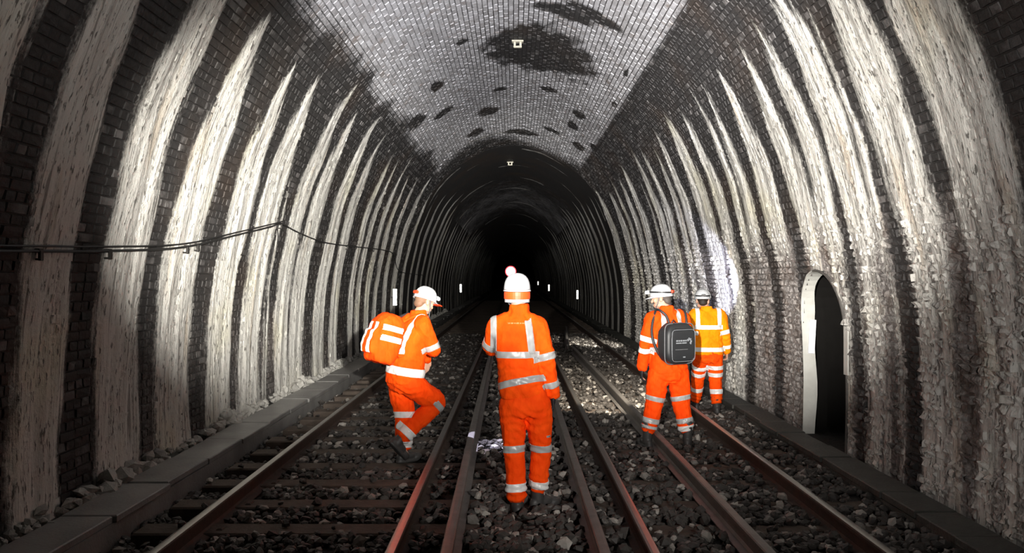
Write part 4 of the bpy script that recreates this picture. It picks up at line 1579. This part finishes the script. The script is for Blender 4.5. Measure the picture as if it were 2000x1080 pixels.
# --- the one with the black backpack
yw = math.radians(20)
J3 = dict(head=(-.075, .035, 1.615), neck=(-.03, .0, 1.475), chest=(-.02, 0, 1.25), pelvis=(-.005, 0, .86),
          shL=(-.190, -.06, 1.385), shR=(.150, .06, 1.395), elL=(-.262, -.05, 1.12), wrL=(-.290, .02, .865), elR=(.22, .14, 1.14), wrR=(.12, .36, 1.06),
          hipL=(-.115, -.03, .79), hipR=(.105, .03, .79), knL=(-.160, -.01, .48), knR=(.140, .05, .48), anL=(-.240, -.02, .10), anR=(.205, .02, .10))
O3 = dict(hair='grey_hair', hz=-.02, u=(math.cos(yw), math.sin(yw), 0), v=(-math.sin(yw), math.cos(yw), 0), face=(-.92, .42, -.12), seed=4.1, gloves='LR',
          handL=((-.05, .1, -1), (1, 0, 0), (0, 1, 0)), handR=((-.3, .9, 0), (-.8, -.2, 0), (0, 0, 1)),
          footL=(-.35, 1, 0), footR=(.25, 1, 0), shaft=.16, hem=.125,
          torso=[(-.005, 0, .80, .205, .145), (-.005, 0, .88, .208, .150), (-.01, 0, 1.02, .195, .14), (-.02, 0, 1.2, .190, .135), (-.02, 0, 1.33, .188, .120), (-.025, 0, 1.42, .125, .095), (-.03, 0, 1.465, .075, .075)],
          torso_bands=[(1.06, .052, .0, .05, M['tape_dim'])],
          braces=[(-.115, .052, 1.07, M['tape_dim'], -.1), (.115, .052, 1.07, M['tape_dim'], .1)],
          arm_bands=[('L', 0, .80, .056, M['tape']), ('L', 1, .24, .056, M['tape']), ('R', 0, .8, .05, M['tape_dim'])],
          leg_bands=[('L', 1, -.12, .052, M['tape_dim']), ('R', 1, -.12, .052, M['tape_dim']), ('L', 1, .50, .055, M['tape_dim']), ('R', 1, .52, .055, M['tape_dim']), ('L', 1, .68, .03, M['tape_dim']), ('R', 1, .74, .058, M['tape'])],
          helmet_parts=HL + [('side_clip', M['red_plastic']), ('chin_strap', M['bag_grey'])],
          seat=[.205, .15], leg=(.122, .100, .090, .086))
P3 = person((1.69, 8.8, 0), J3, 'person in orange with a black backpack, head turned to the side, standing astride a rail', dict(jacket=M['red_orange'], trousers=M['red_orange']), O3)

# --- the one by the right wall
J4 = dict(head=(-.085, .06, 1.525), neck=(-.04, .02, 1.395), chest=(-.035, 0, 1.20), pelvis=(-.025, 0, .83),
          shL=(-.205, 0, 1.325), shR=(.138, 0, 1.325), elL=(-.265, -.01, 1.07), wrL=(-.27, .06, .83), elR=(.205, -.01, 1.07), wrR=(.245, .05, .835),
          hipL=(-.120, .0, .77), hipR=(.075, 0, .77), knL=(-.125, .15, .47), knR=(.085, .03, .46), anL=(-.125, .30, .10), anR=(.095, .0, .10))
O4 = dict(hz=-.02, u=(1, 0, 0), v=(0, 1, 0), face=(.12, 1, -.1), seed=6.7,
          handL=((0, .1, -1), (1, 0, 0), (0, 1, 0)), handR=((0, .1, -1), (-1, 0, 0), (0, 1, 0)), curl=1.2,
          footL=(0, 1, 0), footR=(.1, 1, 0), shaft=.10, hem=.07, collar=.05,
          torso=[(-.03, 0, .79, .205, .14), (-.03, 0, .86, .205, .14), (-.035, 0, 1.0, .195, .135), (-.035, 0, 1.14, .192, .13), (-.035, 0, 1.26, .188, .115), (-.038, .01, 1.35, .125, .09), (-.04, .02, 1.39, .075, .075)],
          torso_bands=[(1.165, .058, 0, 0, M['tape']), (.865, .058, 0, 0, M['tape'])],
          braces=[(-.145, .055, 1.165, M['tape'], 0), (.145, .055, 1.165, M['tape'], 0)],
          arm_bands=[('R', 0, .90, .055, M['tape']), ('R', 1, .72, .05, M['tape']), ('L', 0, .9, .055, M['tape']), ('L', 1, .72, .05, M['tape'])],
          leg_bands=[('L', 0, .48, .055, M['tape']), ('R', 0, .48, .055, M['tape']), ('L', 0, .80, .055, M['tape']), ('R', 0, .80, .055, M['tape']), ('L', 1, .46, .06, M['tape']), ('R', 1, .48, .065, M['tape'])],
          helmet_parts=[('strap', M['black_plastic']), ('top_strap', M['black_plastic']), ('lamp', M['lamp_glass']), ('battery', M['black_plastic']), ('chin_strap', M['bag_grey'])],
          seat=[.19, .14], leg=(.108, .092, .082, .078))
P4 = person((2.667, 11.0, 0), J4, 'person in amber-orange suit close to the right wall, farthest of the four workers', dict(jacket=M['amber'], trousers=M['orange']), O4)

# print on the clothes of the person in the middle


def patch_on(jm, z0, z1, x0, x1, mat, parent, name):
    me = slab_band(jm, [(V3(0, 0, z0), V3(0, 0, 1)), (V3(0, 0, z1), V3(0, 0, -1)), (V3(x0, 0, 0), V3(1, 0, 0)), (V3(x1, 0, 0), V3(-1, 0, 0))],
                   lambda p: p.y < 0, .0012)
    if me:
        return link(name, me, mat, parent)


for (a, b) in ((-.118, -.100), (-.096, -.074), (-.070, -.058), (-.054, -.030), (-.026, -.012), (-.008, .018), (.022, .040)):
    patch_on(P2[1].data, 1.484, 1.494, a, b, M['print_orange'], P2[1], 'back_print')
patch_on(P2[2].data, .592, .607, .185, .222, M['tape_dim'], P2[2], 'thigh_badge')
patch_on(P2[2].data, .597, .602, .192, .215, M['black_plastic'], P2[2], 'thigh_badge')

# ---------------------------------------------------------------- bags


def rounded_box(c, u, v, w_, a, b, h, e=4.0, rows=9, seg=32, puff=1.0):
    """soft box: u half width a, v half depth b, w half height h"""
    vs, fs = [], []
    for i in range(rows):
        t_ = -1 + 2 * i / (rows - 1)
        k = (1 - abs(t_) ** 5) ** .5 if abs(t_) < 1 else 0
        k = max(k, .55) if abs(t_) < 1 else .55
        for q in range(seg):
            an = 2 * math.pi * q / seg
            ca, sa = math.cos(an), math.sin(an)
            vs.append(c + u * (a * k * math.copysign(abs(ca) ** (2 / e), ca)) + v * (b * k * math.copysign(abs(sa) ** (2 / e), sa)) + w_ * (h * t_))
    for i in range(rows - 1):
        for q in range(seg):
            q2 = (q + 1) % seg
            fs.append((i * seg + q, i * seg + q2, i * seg + seg + q2, i * seg + seg + q))
    fs.append(tuple(reversed(range(seg))))
    fs.append(tuple(range((rows - 1) * seg, rows * seg)))
    return vs, fs


def place_local(root, base, mb, name, mat, smooth=True):
    return mb.build(name, mat, root, smooth)


# black backpack of the third person
u3, v3, w3 = Vector(O3['u']), Vector(O3['v']), V3(0, 0, 1)
yb_ = math.radians(27)
u3 = V3(math.cos(yb_), math.sin(yb_), 0)
v3 = V3(-math.sin(yb_), math.cos(yb_), 0)
bw = empty('backpack', (1.69, 8.8, 0))
tag(bw, 'black boxy backpack with grey print worn by the person astride the rail', 'backpack')
bc = V3(.030, -.255, 1.145)
mb = MB()
mb.add(*rounded_box(bc, u3, v3, w3, .190, .105, .215, 6.0, 11, 40))
mb.build('bag_body', M['bag_black'], bw, True)
mb = MB()
mb.add(*rounded_box(bc - v3 * .100 - w3 * .015, u3, v3, w3, .158, .022, .175, 8.0, 9, 36))
mb.build('front_panel', M['bag_black'], bw, True)
mb = MB()
pts = []
for q in range(41):
    an = 2 * math.pi * q / 40
    ca, sa = math.cos(an), math.sin(an)
    pts.append(bc - v3 * .050 + u3 * (.1925 * math.copysign(abs(ca) ** .3, ca)) + w3 * (.213 * math.copysign(abs(sa) ** .3, sa)))
mb.tube(pts, .006, 6)
mb.build('piping', M['bag_grey'], bw, True)
mb = MB()
pts = []
for q in range(41):
    an = 2 * math.pi * q / 40
    ca, sa = math.cos(an), math.sin(an)
    pts.append(bc - v3 * .119 - w3 * .015 + u3 * (.150 * math.copysign(abs(ca) ** .25, ca)) + w3 * (.165 * math.copysign(abs(sa) ** .25, sa)))
mb.tube(pts, .003, 5)
mb.build('panel_seam', M['print_grey'], bw, True)
pc = bc - v3 * .1225
HB = Matrix((u3, v3, w3)).transposed()
mb = MB()
for (x0, x1, z0, z1) in ((-.10, -.075, .028, .044), (-.068, -.05, .028, .044), (-.043, -.02, .028, .044), (-.013, .012, .028, .044), (.019, .036, .028, .044),
                         (-.10, -.03, .006, .018), (-.022, .036, .006, .018)):
    mb.box(pc + u3 * ((x0 + x1) / 2) + w3 * ((z0 + z1) / 2), (x1 - x0, .003, z1 - z0), HB)
mb.build('print', M['print_grey'], bw)
mb = MB()
for k in range(5):
    an = math.radians(-50 + k * 50)
    mb.box(pc + u3 * (.072 + .022 * math.cos(an)) + w3 * (.028 + .026 * math.sin(an)), (.022, .003, .016), HB @ Matrix.Rotation(-an, 3, 'Y'))
mb.tube([pc + u3 * .05 + w3 * .028, pc + u3 * .078 + w3 * .05, pc + u3 * .10 + w3 * .028, pc + u3 * .09 + w3 * -.005], .004, 5)
mb.build('emblem', M['print_grey'], bw)
MB().box(pc - w3 * .055 - u3 * .03, (.16, .003, .006), HB).build('print_line', M['bag_grey'], bw)
MB().box(pc - w3 * .135 + u3 * .005, (.03, .003, .012), HB).build('zip_pull', M['print_grey'], bw)
for (pts) in ([(-.145, -.20, 1.02), (-.205, -.20, 1.16), (-.215, -.165, 1.30), (-.165, -.10, 1.475), (-.13, .02, 1.46), (-.16, .10, 1.3)],
              [(-.03, -.19, 1.33), (-.06, -.16, 1.43), (-.12, -.13, 1.485), (-.15, -.06, 1.495)],
              [(.17, -.10, 1.35), (.165, -.05, 1.46), (.15, .04, 1.485), (.12, .16, 1.40)]):
    P = crm([list(p) for p in pts], 6)
    MB().tube([Vector(p) for p in P], .014, 8).build('shoulder_strap', M['bag_black'], bw, True)
MB().tube([bc + w3 * .21 - u3 * .03 + v3 * .05, bc + w3 * .245 + v3 * .05, bc + w3 * .21 + u3 * .03 + v3 * .05], .008, 6).build('grab_handle', M['bag_black'], bw, True)

# orange rucksack of the first person
rk = empty('rucksack', (-1.05, 8.0, 0))
tag(rk, 'bulging orange rucksack with white reflective strips on the striding person', 'rucksack')
w1 = V3(.22, .16, .96).normalized()
a1 = (f1 - w1 * f1.dot(w1)).normalized()
b1 = u1
rc = V3(-.205, -.155, 1.245)
sf = Soft()
sf.loft([list(rc - w1 * .235) + [.125, .085], list(rc - w1 * .20) + [.165, .125], list(rc) + [.178, .150], list(rc + w1 * .16) + [.165, .135], list(rc + w1 * .225) + [.12, .09], list(rc + w1 * .25) + [.07, .05]],
        b1, a1, 5, 30, 3.2)
sf.loft([list(rc - a1 * .13 - w1 * .16) + [.10, .05], list(rc - a1 * .14 - w1 * .05) + [.125, .055], list(rc - a1 * .13 + w1 * .06) + [.10, .045]], b1, a1, 4, 24, 3)
rm = sf.fuse(.010, 5, wrinkles(9, .006, ((rc, .3, .003, V3(0, 0, 1)),)))
rb = link('bag_body', rm, M['red_orange'], rk)
for zo in (.095, -.005):
    c = rc + w1 * zo
    nn = (w1 + b1 * -.05).normalized()
    me = slab_band(rm, [(c - nn * .027, nn), (c + nn * .027, -nn)], lambda p: (p - rc).dot(b1) > .10 and -.115 < (p - rc).dot(a1) < .095)
    if me:
        link('reflective_strip', me, M['tape'], rk)
for lo in (.06, -.06):
    c = rc + b1 * lo
    me = slab_band(rm, [(c - b1 * .024, b1), (c + b1 * .024, -b1), (rc - w1 * .16, w1), (rc + w1 * .14, -w1)], lambda p: (p - rc).dot(a1) < -.06)
    if me:
        link('reflective_strip', me, M['tape'], rk)
for s_ in (-1, 1):
    base = V3(.06, .02, 0) + u1 * (s_ * .115)
    pts = [V3(*rc) + a1 * .10 + u1 * s_ * .11 + w1 * .20, base + V3(.02, .03, 1.475), base + f1 * .13 + V3(0, 0, 1.33), base + f1 * .12 + V3(-.03, 0, 1.15), rc + a1 * .12 + u1 * s_ * .14 - w1 * .14]
    P = crm([list(p) for p in pts], 6)
    MB().tube([Vector(p) for p in P], .013, 8).build('shoulder_strap', M['black_plastic'] if s_ < 0 else M['red_orange'], rk, True)

# ---------------------------------------------------------------- head torches of three workers, and an added light


def wpt(loc, p):
    return Vector(loc) + Vector(p)


# torch of the striding person, shining on the ballast beside the middle one
spot('head_torch_striding', (-.66, 8.22, 1.60), (-.24, 8.70, 0.0), 520, 17, .15, (.74, .74, 1.0), .008)
spot('head_torch_backpack', (1.42, 8.95, 1.72), (1.22, 12.4, 0.0), 2000, 38, .85, (1.0, .90, .74), .01)
spot('head_torch_wall', (2.62, 11.3, 1.60), (3.45, 13.5, 1.95), 330, 44, .35, (.66, .70, 1.0), .01)
spot('added_light_far_rail', (3.0, 19.2, 1.3), (2.2, 21.8, 0.0), 1500, 30, .6, (1.0, .95, .84), .01)  # made-up lamp for the bright patch by the rail, no fixture stands there
